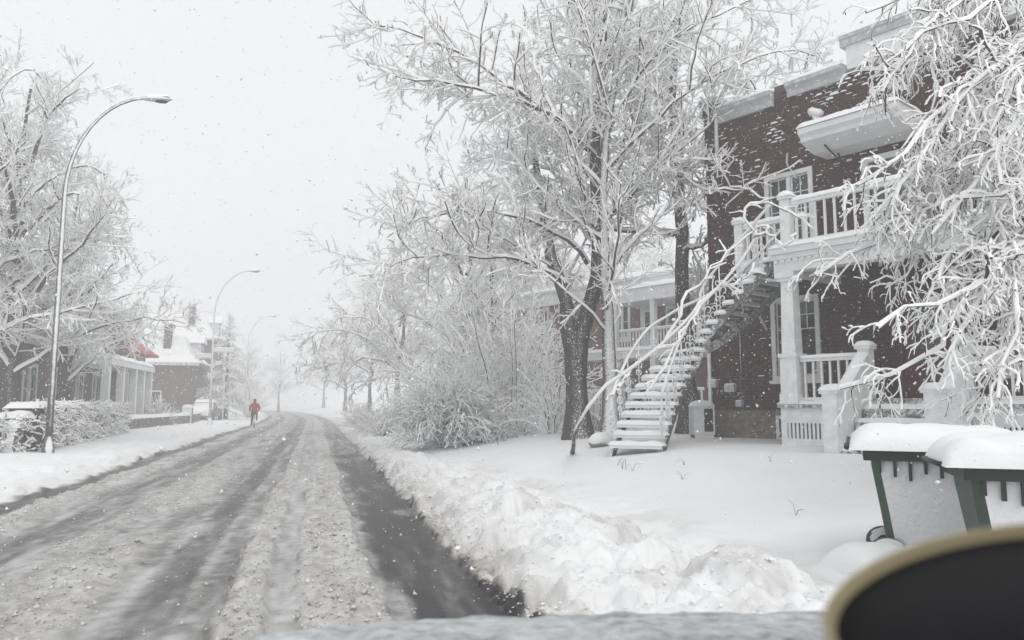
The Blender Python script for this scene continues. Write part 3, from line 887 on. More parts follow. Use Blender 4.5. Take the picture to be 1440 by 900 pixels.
# bricks: the ones that show largest are pieces of their own, the rest one brickwork
rgb = np.random.default_rng(12)
BL, BH, CH = 0.205, 0.062, 0.075
bv, bf, bt, brick_parts, ledge = [], [], [], [], []
def brick_list():
    z = ZF + 0.02; row = 0
    while z + BH < 8.28:
        x = -0.004 + (0.0 if row % 2 == 0 else -0.105)
        while x < 9.0:
            a, b = max(x, 0.0), min(x + BL, 9.0)
            if b - a > 0.04:
                segs = [(a, b)]
                for o in OPEN:
                    if o[2] - 0.02 < z + BH and o[3] + 0.02 > z:
                        ns = []
                        for p, q in segs:
                            if q <= o[0] or p >= o[1]: ns.append((p, q)); continue
                            if p < o[0]: ns.append((p, o[0]))
                            if q > o[1]: ns.append((o[1], q))
                        segs = ns
                for p, q in segs:
                    if q - p > 0.03: yield p, q, z
            x += BL + 0.012
        z += CH; row += 1
cand = []
for p, q, z in brick_list():
    pr = 0.004 + 0.016 * rgb.random() + (0.028 if rgb.random() < 0.14 else 0)
    cand.append((p, q, z, pr))
def show_size(c):        # nearest first, in the stretches of wall the camera sees clear
    s, z = (c[0] + c[1]) / 2, c[2]
    clear = (3.35 < s < 4.28 and 1.75 < z < 3.55) or (2.75 < s < 3.05 and 2.0 < z < 3.5) or (0.3 < s < 1.5 and 2.0 < z < 3.2) or (2.75 < s < 3.3 and 5.6 < z < 6.6)
    w = F1.world(s, 0, z)
    return (0 if clear else 1, np.linalg.norm(w - ORG))
order = sorted(range(len(cand)), key=lambda i: show_size(cand[i]))
full = [i for i in order if cand[i][1] - cand[i][0] > BL - 0.004][:300]
own = set(full)
bx = MB(); bx.box(-BL / 2, BL / 2, -0.03, 0.0, 0, BH)
brick_me = bx.mesh('brick', M['brick'])
for i in full:
    p, q, z, pr = cand[i]
    b = link('brick', brick_me, R1); b.location = ((p + q) / 2, 0.012 - pr + 0.03 - 0.0, z - F1.z0)
for i, (p, q, z, pr) in enumerate(cand):
    n0 = len(bv)
    if i not in own:
        y0, y1 = 0.012 - pr, 0.05
        bv += [(p, y0, z), (q, y0, z), (q, y0, z + BH), (p, y0, z + BH), (p, y1, z), (q, y1, z), (q, y1, z + BH), (p, y1, z + BH)]
        bf += [(n0, n0 + 1, n0 + 2, n0 + 3), (n0 + 3, n0 + 2, n0 + 6, n0 + 7), (n0, n0 + 4, n0 + 5, n0 + 1), (n0, n0 + 3, n0 + 7, n0 + 4), (n0 + 1, n0 + 5, n0 + 6, n0 + 2)]
        bt += [rgb.random()] * 5
    # snow resting on proud bricks, most of it high up where nothing shelters the wall
    hi = float(sstep(5.2, 7.9, z)) * (0.30 + 0.70 * float(sstep(0.2, 3.5, p))) * (0.15 + 1.5 * float(sstep(.25, .8, vnoise(np.array(p * 1.7), np.array(z * 2.6), 8))))
    if rgb.random() < 0.06 + 0.85 * hi and not (z < 4.3 and 2.9 < p): ledge.append((p, q, z, pr, hi))
bv = np.array(bv) - np.array([0, 0, F1.z0])
bme = np_mesh('brickwork', bv, np.array(bf), [M['brick']], smooth=False)
ta = bme.attributes.new('tint', 'FLOAT', 'FACE'); ta.data.foreach_set('value', np.array(bt, np.float32))
tag(link('brickwork', bme, R1), kind='stuff')
lv_, lf_ = [], []
for p, q, z, pr, hi in ledge:
    a = p + (q - p) * 0.35 * rgb.random(); b = q - (q - p) * 0.35 * rgb.random()
    if rgb.random() < .5 * (1 - hi): b = a + (b - a) * rgb.uniform(.3, .8)
    t = BH * rgb.uniform(0.2, 0.5 + 0.55 * min(hi, 1)); y0 = 0.012 - pr - 0.012 * rgb.random() - 0.012 * hi; n0 = len(lv_); zt = z + BH - 0.01
    lv_ += [(a, y0, zt), (b, y0, zt), (b - .01, 0.0, zt + t), (a + .01, 0.0, zt + t), (a - .015, 0.02, zt), (b + .015, 0.02, zt), ((a + b) / 2, y0 - 0.008, zt + t * 0.55)]
    lf_ += [(n0, n0 + 1, n0 + 6), (n0 + 1, n0 + 2, n0 + 6), (n0 + 2, n0 + 3, n0 + 6), (n0 + 3, n0, n0 + 6), (n0, n0 + 3, n0 + 4), (n0 + 1, n0 + 5, n0 + 2)]
tag(link('brick_snow', np_mesh('brick_snow', np.array(lv_) - np.array([0, 0, F1.z0]), np.array(lf_), [M['snow']]), R1), kind='stuff')

# cornices and parapet
def cornice(F, x0, x1, z0, z1, y=0.0, out=0.16, mat='metal_trim', seed=0):
    prof = [(y + 0.05, z0), (y - 0.05, z0), (y - 0.06, z0 + (z1 - z0) * .35), (y - out * .6, z0 + (z1 - z0) * .55), (y - out, z0 + (z1 - z0) * .72), (y - out, z1), (y + 0.25, z1), (y + 0.25, z0)]
    o = F.mb().prism(prof, x0, x1, 'x').build('cornice', M[mat], F.root)
    F.mb().pillow(x0, x1, y - out, y + 0.25, z1, 0.10, 0.01, seed, 0.12).build('snow_cap', M['snow'], o)
    return o
cornice(F1, 0.36, 1.86, 8.12, 8.46, -0.02, seed=1)
cornice(F1, 2.22, 3.52, 8.20, 8.50, -0.02, seed=2)
F1.mb().box(-0.03, 0.34, -0.03, 0.36, 8.305, 8.66).build('pier', M['brick_brown'], R1)
pc = F1.mb().box(-0.10, 0.41, -0.10, 0.42, 8.66, 8.78).build('pier_cap', M['metal_trim'], R1)
F1.mb().pillow(-0.10, 0.41, -0.10, 0.42, 8.78, 0.10, 0, 5).build('snow_cap', M['snow'], pc)
F1.mb().box(1.88, 2.20, 0.0, 0.29, 8.302, 8.56).build('parapet', M['brick_brown'], R1)
F1.mb().box(3.54, 8.8, 0.0, 0.30, 8.302, 8.90).build('parapet', M['paint_frost'], R1)
cornice(F1, 3.44, 8.9, 8.90, 9.12, 0.0, 0.10, seed=4)

window(F1, *OPEN[0], grid=(2, 2, 0.62), cols=2, w=0.10)
window(F1, *OPEN[1], grid=(2, 4), cols=2, w=0.10)
window(F1, *OPEN[3], grid=(2, 2, 0.62), cols=3)
window(F1, *OPEN[5], grid=(2, 4), cols=2)
# door with glass, upper balcony door
d = F1.mb(); x0, x1, z0, z1 = OPEN[2]
d.box(x0 + .06, x1 - .06, 0.05, 0.10, z0, z1 - .06); d.box(x0 + .14, x0 + .28, .04, .05, z0 + .15, z0 + .8); d.box(x1 - .28, x1 - .14, .04, .05, z0 + .15, z0 + .8)
door = d.build('door', M['door_red'], R1); tag(door, 'maroon front door with dark glass')
F1.mb().box(x0 + .24, x1 - .24, 0.035, 0.045, z0 + 1.0, z1 - .25).build('pane', M['glass'], door)
F1.mb().box(x0, x0 + .059, -0.03, 0.11, z0, z1).box(x1 - .059, x1, -0.03, 0.11, z0, z1).box(x0 + .06, x1 - .06, -0.028, 0.108, z1 - .058, z1).build('door_frame', M['door_red'], door)
F1.mb().tube([(x1 - .16, 0.0, z0 + 1.02), (x1 - .16, -0.04, z0 + 1.02), (x1 - .16, -0.04, z0 + 1.12)], 0.014, 6).build('handle', M['iron'], door)
d = F1.mb(); x0, x1, z0, z1 = OPEN[4]
d.box(x0, x0 + .12, -0.02, 0.1, z0, z1); d.box(x1 - .12, x1, -0.02, 0.1, z0, z1); d.box(x0 + .12, x1 - .12, -0.018, 0.1, z1 - .12, z1); d.box(x0 + .12, x1 - .12, 0.03, 0.08, z0, z0 + .5)
door = d.build('door', M['paint'], R1); tag(door, 'white balcony door with glass')
F1.mb().box(x0 + .12, x1 - .12, 0.045, 0.06, z0 + .5, z1 - .12).build('pane', M['glass'], door)
# basement window, boxes and conduits on the wall
bw = F1.mb(); s0, _ = F1.pix(1092, 600, 0.05); s1, _ = F1.pix(1108, 600, 0.05)
bw.box(s0, s0 + .07, -0.07, 0, 0.72, 1.25); bw.box(s0 + .55, s0 + .62, -0.07, 0, 0.72, 1.25); bw.box(s0 + .07, s0 + .55, -0.068, 0, 1.18, 1.25); bw.box(s0 + .07, s0 + .55, -0.068, 0, 0.72, 0.79)
bw = bw.build('basement_window', M['paint_frost'], R1)
F1.mb().box(s0 + .07, s0 + .55, -0.05, -0.04, 0.79, 1.18).build('pane', M['glass'], bw)
for (ax, ay, bx_, by) in [(1020, 541, 1034, 551), (996, 535, 1008, 545), (1036, 564, 1044, 572)]:
    sa, za = F1.pix(ax, ay, 0.08); sb, zb = F1.pix(bx_, by, 0.08)
    u = F1.mb().box(sa, sb, -0.13, -0.02, zb, za).build('utility_box', M['metal_trim'], R1)
    F1.mb().pillow(sa, sb, -0.13, -0.02, za, 0.035, 0.005, 3, .04).build('snow_cap', M['snow'], u)
sa, za = F1.pix(1040, 468, 0.05); sb, zb = F1.pix(1042, 566, 0.05)
F1.mb().tube([(sa, -0.045, za), (sa, -0.045, zb)], 0.014, 6).build('conduit', M['concrete'], R1)
dp = F1.mb().tube([(0.02, -0.12, 3.05), (0.02, -0.10, 2.9), (0.03, -0.10, 0.75), (0.03, -0.22, 0.68)], 0.045, 8).build('downpipe', M['paint_frost'], R1)
F1.mb().tube([(0.40, -0.14, 8.35), (0.40, -0.10, 8.1), (0.40, -0.10, 7.2)], 0.045, 8).build('downpipe', M['paint_frost'], R1)

# ---- upper canopy over the balcony door
ca = F1.mb()
CX0, CX1, CO = 3.05, 5.0, 1.2
ca.prism([(0.0, 6.60), (-0.62, 6.58), (-CO + 0.10, 6.72), (-CO + 0.10, 6.80), (-CO, 6.86), (-CO, 6.98), (0.0, 7.02)], CX0, CX1, 'x')
canopy = ca.build('canopy', M['paint'], R1)
F1.mb().pillow(CX0, CX1, -CO, 0.0, 6.985, 0.13, 0.03, 8, 0.12, 0.3).build('snow_cap', M['snow'], canopy)
F1.mb().tube([(3.42, -0.30, 6.585), (3.42, -0.10, 6.35), (3.42, -0.02, 6.28)], 0.02, 6).tube([(3.42, -0.85, 6.63), (3.42, -0.42, 6.5), (3.42, -0.10, 6.35)], 0.017, 6).build('bracket', M['rubber'], canopy)
sl, zl = F1.pix(1147, 163, 0.12)
wl = F1.mb().lathe([(0.04, -0.16), (0.09, -0.1), (0.10, 0.02), (0.05, 0.05)], 10, (sl, -0.12, zl)).build('wall_lamp', M['iron'], R1)
F1.mb().lathe([(0.11, -0.02), (0.15, 0.04), (0.14, 0.12), (0.07, 0.17)], 9, (sl, -0.12, zl), xf=lambda p: (p[0] + .03 * math.sin(p[2] * 30), p[1], p[2] + .03 * math.sin(p[0] * 25))).build('snow_cap', M['snow'], wl)

# ---- balcony and porch
PX0, PX1, PO = 2.95, 9.6, 2.10        # porch from x0 to x1, depth
m = F1.mb(); m.box(PX0 - .05, PX1, -PO - .08, -0.03, ZB - 0.12, ZB); deck = m.build('balcony_deck', M['paint'], R1)
F1.mb().pillow(PX0 - .05, PX1, -PO - .08, -0.06, ZB, 0.10, 0.02, 11, 0.15, 0.25).build('snow_cap', M['snow'], deck)
lm = F1.mb(); lm.box(1.42, PX0 - .052, -1.02, -0.03, ZB - 0.12, ZB); lm.box(1.45, PX0 - .06, -0.98, -0.92, ZB - 0.42, ZB - .121); lm.box(1.45, 1.51, -0.919, -0.03, ZB - 0.42, ZB - .121)
lm.tube([(1.5, -0.9, ZB - .42), (1.5, -0.03, ZB - 1.3)], 0.03, 6)
lm = lm.build('landing', M['paint'], R1)
F1.mb().pillow(1.42, PX0 - .06, -1.02, -0.06, ZB, 0.09, 0.02, 12).build('snow_cap', M['snow'], lm)
# entablature of the porch
e = F1.mb(); e.box(PX0, PX1, -PO, -PO + 0.28, ZB - 0.46, ZB - 0.122); e.box(PX0, PX0 + .28, -PO + .281, -0.03, ZB - 0.46, ZB - 0.122); e.box(PX0 - .03, PX1, -PO - .03, -PO - .001, ZB - 0.22, ZB - 0.122)
ent = e.build('entablature', M['paint'], R1)
dm = MB().box(-0.035, 0.035, -0.03, 0.0, 0, 0.06).mesh('dentil', M['paint'])
k = PX0 + 0.06
while k < PX1 - 0.1:
    q = link('dentil', dm, ent); q.location = (k, -PO - 0.002, ZB - 0.285 - F1.z0); k += 0.135
F1.mb().box(PX0 + .281, PX1, -PO + .281, -0.031, ZB - 0.20, ZB - 0.125).build('porch_ceiling', M['wood'], R1)

def column(F, x, y, z0, z1, w=0.27):
    c = F.mb(); h = w / 2
    c.box(x - h - .05, x + h + .05, y - h - .05, y + h + .05, z0, z0 + 0.18); c.box(x - h - .03, x + h + .03, y - h - .03, y + h + .03, z0 + .18, z0 + 0.86)
    c.box(x - h - .055, x + h + .055, y - h - .055, y + h + .055, z0 + .86, z0 + 0.93)
    vs = [(x + sx * (h - t * .02), y + sy * (h - t * .02), z0 + .93 + t * (z1 - z0 - 1.1)) for t in (0, 1) for sy in (-1, 1) for sx in (-1, 1)]
    c.add(vs, [(0, 2, 3, 1), (4, 5, 7, 6), (0, 1, 5, 4), (2, 6, 7, 3), (0, 4, 6, 2), (1, 3, 7, 5)])
    c.box(x - h - .03, x + h + .03, y - h - .03, y + h + .03, z1 - .17, z1 - .11); c.box(x - h - .06, x + h + .06, y - h - .06, y + h + .06, z1 - .11, z1 - .001)
    return c.build('column', M['paint_frost'], F.root)
column(F1, PX0 + 0.22, -PO + 0.16, ZP, ZB - 0.46)
column(F1, 8.7, -PO + 0.16, ZP, ZB - 0.46)
pf = F1.mb(); pf.box(PX0 - .03, PX1, -PO, -0.03, ZP - 0.07, ZP); pf = pf.build('porch_floor', M['grey_wood'], R1)
F1.mb().pillow(PX0 - .03, PX1, -PO, -PO + 0.5, ZP, 0.06, 0.02, 13).build('snow_cap', M['snow'], pf)

def post(F, x, y, z0, z1, w=0.2, name='post', snow=0.09, seed=1):
    c = F.mb(); h = w / 2
    c.box(x - h, x + h, y - h, y + h, z0, z1 - .06); c.box(x - h - .035, x + h + .035, y - h - .035, y + h + .035, z1 - .06, z1)
    o = c.build(name, M['paint_frost'], F.root)
    F.mb().pillow(x - h - .035, x + h + .035, y - h - .035, y + h + .035, z1, snow, .015, seed, .05).build('snow_cap', M['snow'], o)
    return o
SX0, SX1 = 4.66, 6.02            # the steps
post(F1, SX0 - 0.1, -PO + .12, ZP, ZP + 1.0, seed=2); post(F1, SX1 + 0.1, -PO + .12, ZP, ZP + 1.0, seed=3)
railing(F1, PX0 + .40, SX0 - .2, -PO + .14, ZP, ZP + 0.84, 7, seed=4)
railing(F1, SX1 + .2, 8.5, -PO + .14, ZP, ZP + 0.84, 15, seed=5)
railing(F1, PX0 + .20, PX0 + .20, 0, ZP, ZP + .84, 0, snow=0) if False else None
# skirt below the porch with slots
def skirt(x0, x1, name='skirt'):
    k = F1.mb(); z0, z1 = 0.74, ZP - .07; y = -PO + .06
    k.box(x0, x1, y, y + .05, z1 - .28, z1); k.box(x0, x1, y, y + .05, z0, z0 + .13)
    k.box(x0, x0 + .12, y, y + .05, z0 + .13, z1 - .28); k.box(x1 - .08, x1, y, y + .05, z0 + .13, z1 - .28)
    o = k.build(name, M['paint_frost'], R1)
    n = int((x1 - x0 - .2) / .075); me = MB().box(-0.022, 0.022, 0, .03, 0, z1 - .28 - z0 - .13).mesh('slat', M['paint_frost'])
    for i in range(n):
        q = link('slat', me, o); q.location = (x0 + .12 + (x1 - x0 - .2) * (i + .5) / n, y + .01, z0 + .13 - F1.z0)
    F1.mb().box(x0, x1, y + .3, y + .32, z0, z1).build('backing', M['dark'], o)
skirt(PX0, SX0 - .02); skirt(SX1 + .02, PX1)
F1.mb().box(PX0 + .05, PX0 + .35, -PO + .05, -PO + .4, 0.3, .74).box(PX0 + 1.0, PX0 + 1.5, -PO + .1, -PO + .4, 0.3, .74).build('pier', M['stone'], R1)
# steps and their solid side walls
nst = 4; rise = (ZP - 0.62) / nst
for i in range(nst):
    zt = ZP - 0.01 - rise * (i + 0.0) - (rise if False else 0); y1 = -PO - 0.28 * i; y0 = y1 - 0.30
    if i == 0: y1 += .02
    zt = ZP - rise * (i + 0.35)
    st = F1.mb().box(SX0 + .005, SX1 - .005, y0, y1, zt - 0.05, zt).box(SX0 + .005, SX1 - .005, y1 - .03, y1 - .01, zt, zt + rise - .05).build('step', M['grey_wood'], R1)
    F1.mb().pillow(SX0 + .01, SX1 - .01, y0, y1 - .03, zt, 0.08, .01, 20 + i, .08).build('snow_cap', M['snow'], st)
for sx, sd in ((SX0 - 0.18, 0), (SX1 + 0.02, 1)):
    prof = [(-PO - .02, ZP + .86), (-PO - .02, 0.5), (-PO - 1.0, 0.5), (-PO - 1.0, ZP + 0.05)]
    o = F1.mb().prism(prof, sx, sx + .16, 'x').build('stair_wall', M['paint_frost'], R1)
    sl_ = (0.81) / 0.98
    F1.mb().pillow(sx - .03, sx + .19, -1.0, 0.0, 0.0, 0.07, 0, 30 + sd, .06, xf=lambda p: (p[0], -PO - .02 + p[1] * .98, ZP + .86 + p[1] * .81 + p[2])).build('snow_cap', M['snow'], o)
    post(F1, sx + .08, -PO - 1.10, 0.5, ZP + 0.22, 0.24, 'newel', .1, 40 + sd)
# balcony railing
post(F1, PX0 + 0.28, -PO + .06, ZB, ZB + 0.98, .18, seed=6, snow=.12)
railing(F1, PX0 + .38, PX1, -PO + .06, ZB, ZB + 0.86, 34, seed=7, snow=.11)
post(F1, 1.50, -0.95, ZB, ZB + 0.98, .18, seed=8, snow=.12)
railing(F1, 1.60, PX0 + .1, -0.95, ZB, ZB + 0.86, 9, seed=9, snow=.10)
railing(F1, -0.86, -0.06, 1.50, ZB, ZB + 0.86, 5, along='y', seed=10, snow=.08)

# ---- the outdoor stair that turns up to the balcony
SC = F1.world(1.2, -4.1, 0)
ST = empty('exterior_staircase', (*F1.world(1.2, -4.15, 0)[:2], 0.0), math.atan2(-HD[1], -HD[0]))
zst = ground_z(ST.location.x, ST.location.y) - 0.04
ST.location.z = zst
tag(ST, 'curved iron outdoor stair with snow on every tread rising to the balcony', 'staircase')
path, _L = resample([(1.30, -4.25, 0), (1.02, -3.6, 0), (0.78, -2.9, 0), (0.72, -2.25, 0), (0.98, -1.75, 0), (1.55, -1.56, 0), (2.3, -1.54, 0), (2.92, -1.54, 0)], 161)
NT = 20
def stair_pt(t, side, z):     # side -1 = outer (street/right) hand, +1 = inner
    f = min(max(t, 0), 1) * 160; i = min(int(f), 159); p = path[i] + (path[i + 1] - path[i]) * (f - i)
    g = path[min(i + 3, 160)] - path[max(i - 3, 0)]; g = g / np.linalg.norm(g)
    n = np.array([g[1], -g[0], 0])       # right of travel
    q = p + n * side
    return (q[0] - 1.2, q[1] + 4.15, z - zst), g, n
tz = [zst + 0.20 + (ZB - zst - 0.20 - 0.17) * i / (NT - 1) for i in range(NT)]
HWD = 0.50
for i in range(NT):
    t = (i + 0.5) / NT
    (cx_, cy_, cz), g, n = stair_pt(t, 0, tz[i])
    def xf(p, cx_=cx_, cy_=cy_, cz=cz, g=g, n=n): return (cx_ + n[0] * p[0] + g[0] * p[1], cy_ + n[1] * p[0] + g[1] * p[1], cz + p[2])
    o = MB().box(-HWD, HWD, -0.13, 0.13, -0.035, 0.0, xf=xf).box(-HWD, HWD, -0.13, -0.115, -0.06, -0.036, xf=xf).build('tread', M['iron'], ST)
    MB().pillow(-HWD, HWD, -0.13, 0.13, 0.0, 0.08, 0.02, 60 + i, 0.06, 0.30, xf=xf).build('snow_cap', M['snow'], o)
for sd in (-1, 1):
    vs = []; K = 60
    for j in range(K + 1):
        t = j / K; z = zst + 0.06 + (ZB - zst - 0.16) * t
        for off, dz in ((sd * (HWD - .05), -0.25), (sd * (HWD - .05), -0.04), (sd * (HWD - .015), -0.04), (sd * (HWD - .015), -0.25)):
            p, g, n = stair_pt(t, off, z + dz); p = (p[0], p[1], max(p[2], -0.12)); vs.append(p)
    fs = [(j * 4 + a, j * 4 + (a + 1) % 4, (j + 1) * 4 + (a + 1) % 4, (j + 1) * 4 + a) for j in range(K) for a in range(4)] + [(3, 2, 1, 0), (K * 4, K * 4 + 1, K * 4 + 2, K * 4 + 3)]
    MB().add(vs, fs).build('stringer', M['stringer'], ST)
    hr = []
    for j in range(31):
        t = j / 30; p, g, n = stair_pt(0.02 + t * 0.98, sd * (HWD - .02), zst + 1.08 + (ZB - zst - 0.16) * t); hr.append(p)
    h = MB().tube(hr, 0.018, 6).build('handrail', M['iron_white'], ST)
    rr = np.random.default_rng(70 + sd)
    MB().tube([(p[0], p[1], p[2] + 0.022) for p in hr], [0.026 * rr.uniform(.7, 1.3) for _ in hr], 7).build('snow_cap', M['snow'], h)
    for i in range(0, NT, 2):
        t = (i + 0.5) / NT; p, g, n = stair_pt(t, sd * (HWD - .02), tz[i]); top = 1.08 + (ZB - zst - .16) * t - (tz[i] - zst)
        b = MB(); b.tube([p, (p[0], p[1], p[2] + top)], 0.013, 5)
        for zc, r_ in ((0.30, .055), (0.46, .075), (0.62, .05)):     # scrolls worked into each baluster
            for s2 in (-1, 1):
                ring = []
                for q in range(9):
                    a = q / 8 * 1.6 * math.pi - math.pi / 2; e_ = r_ * (1 - 0.35 * q / 8)
                    ring.append((p[0] + g[0] * s2 * (e_ * math.cos(a) + r_ * .95), p[1] + g[1] * s2 * (e_ * math.cos(a) + r_ * .95), p[2] + zc + e_ * math.sin(a)))
                b.tube(ring, 0.013, 5)
        b.build('baluster', M['iron_white'], ST)

# ---- the neighbour's house, red brick with a two-level white porch
C2 = at(1012, 590, 29.0)
F2 = Frame('neighbour_house', C2, HD, 0.55); R2 = F2.root
tag(R2, 'red brick house with white two level porch, seen between trunks and stair', 'house')
def P2(px, py, off=0.0): return F2.pix(px, py, off)
xL = P2(700, 500)[0]; xR = P2(1012, 500)[0]; zc0, zc1 = P2(985, 402)[1], P2(985, 376)[1]
ops2 = []
for (ax, ay, bx_, by) in [(864, 432, 884, 474), (899, 430, 921, 487), (866, 538, 886, 575), (902, 530, 922, 590), (940, 434, 962, 474), (745, 440, 770, 475), (748, 540, 772, 575)]:
    a, z1_ = P2(ax, ay); b, z0_ = P2(bx_, by); ops2.append((a, b, z0_, z1_))
wall_with_openings(F2, xL, xR + 1.0, 0.45, zc0 + .05, 0, 0.3, ops2, 'wall', M['brick_far'])
F2.mb().box(xL, xL + .3, .301, 9, .45, zc0 + .05).box(xR + .7, xR + 1.0, .301, 9, .45, zc0 + .05).box(xL, xR + 1, 9.001, 9.3, .45, zc0 + .05).build('side_wall', M['brick_far'], R2)
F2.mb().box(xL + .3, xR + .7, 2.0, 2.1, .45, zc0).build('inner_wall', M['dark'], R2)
cn = F2.mb().box(xL - .1, xR + 1.1, -0.14, 9.4, zc0 + .051, zc1 - .1).box(xL - .2, xR + 1.2, -0.24, 9.45, zc1 - .099, zc1).build('cornice', M['paint_frost'], R2)
F2.mb().pillow(xL - .2, xR + 1.2, -0.24, 9.4, zc1, 0.25, 0.02, 2, .5).build('roof_snow', M['snow'], R2)
for i, o_ in enumerate(ops2):
    if i in (1, 3):
        dd = F2.mb(); dd.box(o_[0], o_[1], .04, .09, o_[2], o_[3]); dd = dd.build('door', M['paint_frost'], R2)
        F2.mb().box(o_[0] + .35 * (o_[1] - o_[0]), o_[1] - .12, .02, .035, o_[2] + .6, o_[3] - .3).build('pane', M['glass'], dd)
    else: window(F2, *o_, cols=2, grid=(1, 2), w=0.12, frame='paint')
PD = 2.0
px0 = P2(815, 495, PD)[0]; px1 = P2(985, 480, PD)[0]
zd = P2(880, 493, PD)[1]
zr0, zr1 = P2(890, 415, PD)[1], P2(890, 406, PD)[1]
dk = F2.mb().box(px0, px1, -PD, -.01, zd - .30, zd).build('balcony_deck', M['paint_frost'], R2)
F2.mb().pillow(px0, px1, -PD, -.02, zd, .13, .03, 5, .2).build('snow_cap', M['snow'], dk)
pr0 = P2(855, 410, PD)[0]
dk = F2.mb().box(pr0, px1, -PD, -.01, zr0 - .25, zr1).build('porch_roof', M['paint_frost'], R2)
F2.mb().pillow(pr0, px1, -PD, -.02, zr1, .22, .04, 6, .2).build('snow_cap', M['snow'], dk)
for pxx in (866, 919, 962):
    sx = P2(pxx, 450, PD - .12)[0]
    F2.mb().box(sx - .10, sx + .10, -PD + .03, -PD + .23, zd, zr0 - .25).build('column', M['paint'], R2)
    F2.mb().box(sx - .13, sx + .13, -PD + .02, -PD + .28, 0.5, zd - .30).build('column', M['paint'], R2)
zrt = P2(880, 464, PD)[1]
railing(F2, P2(866, 470, PD)[0] + .12, px1, -PD + .13, zd + .02, zrt, 26, seed=14, snow=.05, bw=.05)
zg = 1.15
F2.mb().box(px0, px1, -PD, -.01, zg - .2, zg).box(px0 + .1, px1, -PD + .1, -.02, .3, zg - .2).build('porch_floor', M['paint_frost'], R2)
railing(F2, px0, px1, -PD + .13, zg, zg + .9, 30, seed=15, snow=.05, bw=.05)

# ---- the brick house further along, half hidden by shrubs
C3 = at(815, 590, 44.0)
F3 = Frame('brick_cottage', C3, HD, 0.5); R3 = F3.root
tag(R3, 'brown red brick house with small white porch behind the tall bare shrub', 'house')
def P3(px, py, off=0.0): return F3.pix(px, py, off)
xL, xR = P3(645, 500)[0], P3(815, 500)[0]; zt = P3(760, 462)[1]
ops3 = [(P3(a, 500)[0], P3(b, 500)[0], P3(a, y1)[1], P3(a, y0)[1]) for a, b, y0, y1 in [(690, 704, 505, 545), (752, 766, 500, 545), (775, 788, 500, 545)]]
wall_with_openings(F3, xL, xR, .3, zt, 0, .3, ops3, 'wall', M['brick_far'])
F3.mb().box(xL, xL + .3, .301, 9, .3, zt).box(xR - .3, xR, .301, 9, .3, zt).box(xL, xR, 9.001, 9.3, .3, zt).build('side_wall', M['brick_far'], R3)
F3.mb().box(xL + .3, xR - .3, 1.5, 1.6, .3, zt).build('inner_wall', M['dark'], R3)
rf = F3.mb(); rf.add([(xL - .4, -.5, zt), (xR + .4, -.5, zt), (xR + .4, 9.5, zt), (xL - .4, 9.5, zt), (xL + 2, 4.0, zt + 2.4), (xR - 2, 4.0, zt + 2.4)], [(0, 1, 5, 4), (1, 2, 5), (2, 3, 4, 5), (3, 0, 4), (3, 2, 1, 0)])
rf = rf.build('roof', M['snow'], R3)
F3.mb().box(xL - .42, xR + .42, -.52, 9.52, zt - .2, zt - .002).build('eave', M['slate'], R3)
for o_ in ops3: window(F3, *o_, cols=1, grid=(1, 2), w=.12, frame='paint')
a, z1_ = P3(600, 497, 2.2); b = P3(692, 497, 2.2)[0]
F3.mb().box(a, b, -2.2, -.01, z1_ - .35, z1_).build('porch_roof', M['slate'], R3)
F3.mb().pillow(a, b, -2.2, -.01, z1_, .28, .05, 7, .3).build('roof_snow', M['snow'], R3)
for pxx in (606, 616, 684): 
    sx = P3(pxx, 540, 2.0)[0]; F3.mb().box(sx - .11, sx + .11, -2.1, -1.88, .4, z1_ - .35).build('column', M['paint'], R3)
F3.mb().box(a, xL + .1, -1.2, 5, .3, z1_ - .35).build('wing', M['slate'], R3)

# ---- houses across the road: fronts face the street (+x)
def left_frame(name, x, y, z0=0.2):
    """local x runs along +Y world... front faces the road"""
    f = Frame.__new__(Frame); f.C = np.array([x, y, 0.0]); f.D = np.array([0, -1.0, 0]); f.Nn = np.array([-1.0, 0, 0]); f.z0 = z0
    f.root = empty(name, (x, y, z0), math.pi / 2)
    return f
FA = left_frame('terrace_house', -11.2, 33.0); RA = FA.root
tag(RA, 'grey brown brick house with white porch columns behind the snowy hedge', 'house')
LA = 17.0; zt = 6.6
opsA = [(1.2, 2.6, 1.2, 3.0), (4.6, 5.8, 1.2, 3.0), (8.2, 9.2, .7, 2.9), (11.0, 12.4, 1.2, 3.0), (1.4, 2.5, 4.1, 5.6), (4.7, 5.8, 4.1, 5.6), (8.2, 9.3, 4.1, 5.6), (11.2, 12.3, 4.1, 5.6)]
wall_with_openings(FA, 0, LA, .1, zt, 0, .3, opsA, 'wall', M['brick_brown'])
FA.mb().box(0, .3, .301, 9, .1, zt).box(LA - .3, LA, .301, 9, .1, zt).box(0, LA, 9.001, 9.3, .1, zt).build('side_wall', M['brick_brown'], RA)
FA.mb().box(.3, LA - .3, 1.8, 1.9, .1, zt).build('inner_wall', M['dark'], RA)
for o_ in opsA: window(FA, *o_, cols=2, grid=(1, 2), w=.13, frame='paint')
FA.mb().box(-.1, LA + .1, -.3, 9.4, zt + .001, zt + .35).build('cornice', M['paint_frost'], RA)
FA.mb().pillow(-.1, LA + .1, -.3, 9.4, zt + .35, .25, .02, 3, .6).build('roof_snow', M['snow'], RA)
pr = FA.mb().box(6.6, 16.6, -1.9, -.01, 3.35, 3.65).build('porch_roof', M['paint_frost'], RA)
FA.mb().pillow(6.6, 16.6, -1.9, -.02, 3.65, .25, .04, 9, .4).build('snow_cap', M['snow'], pr)
for sx in (6.8, 9.6, 12.4, 14.4, 16.4): FA.mb().box(sx - .17, sx + .17, -1.8, -1.48, .15, 3.35).build('column', M['paint'], RA)
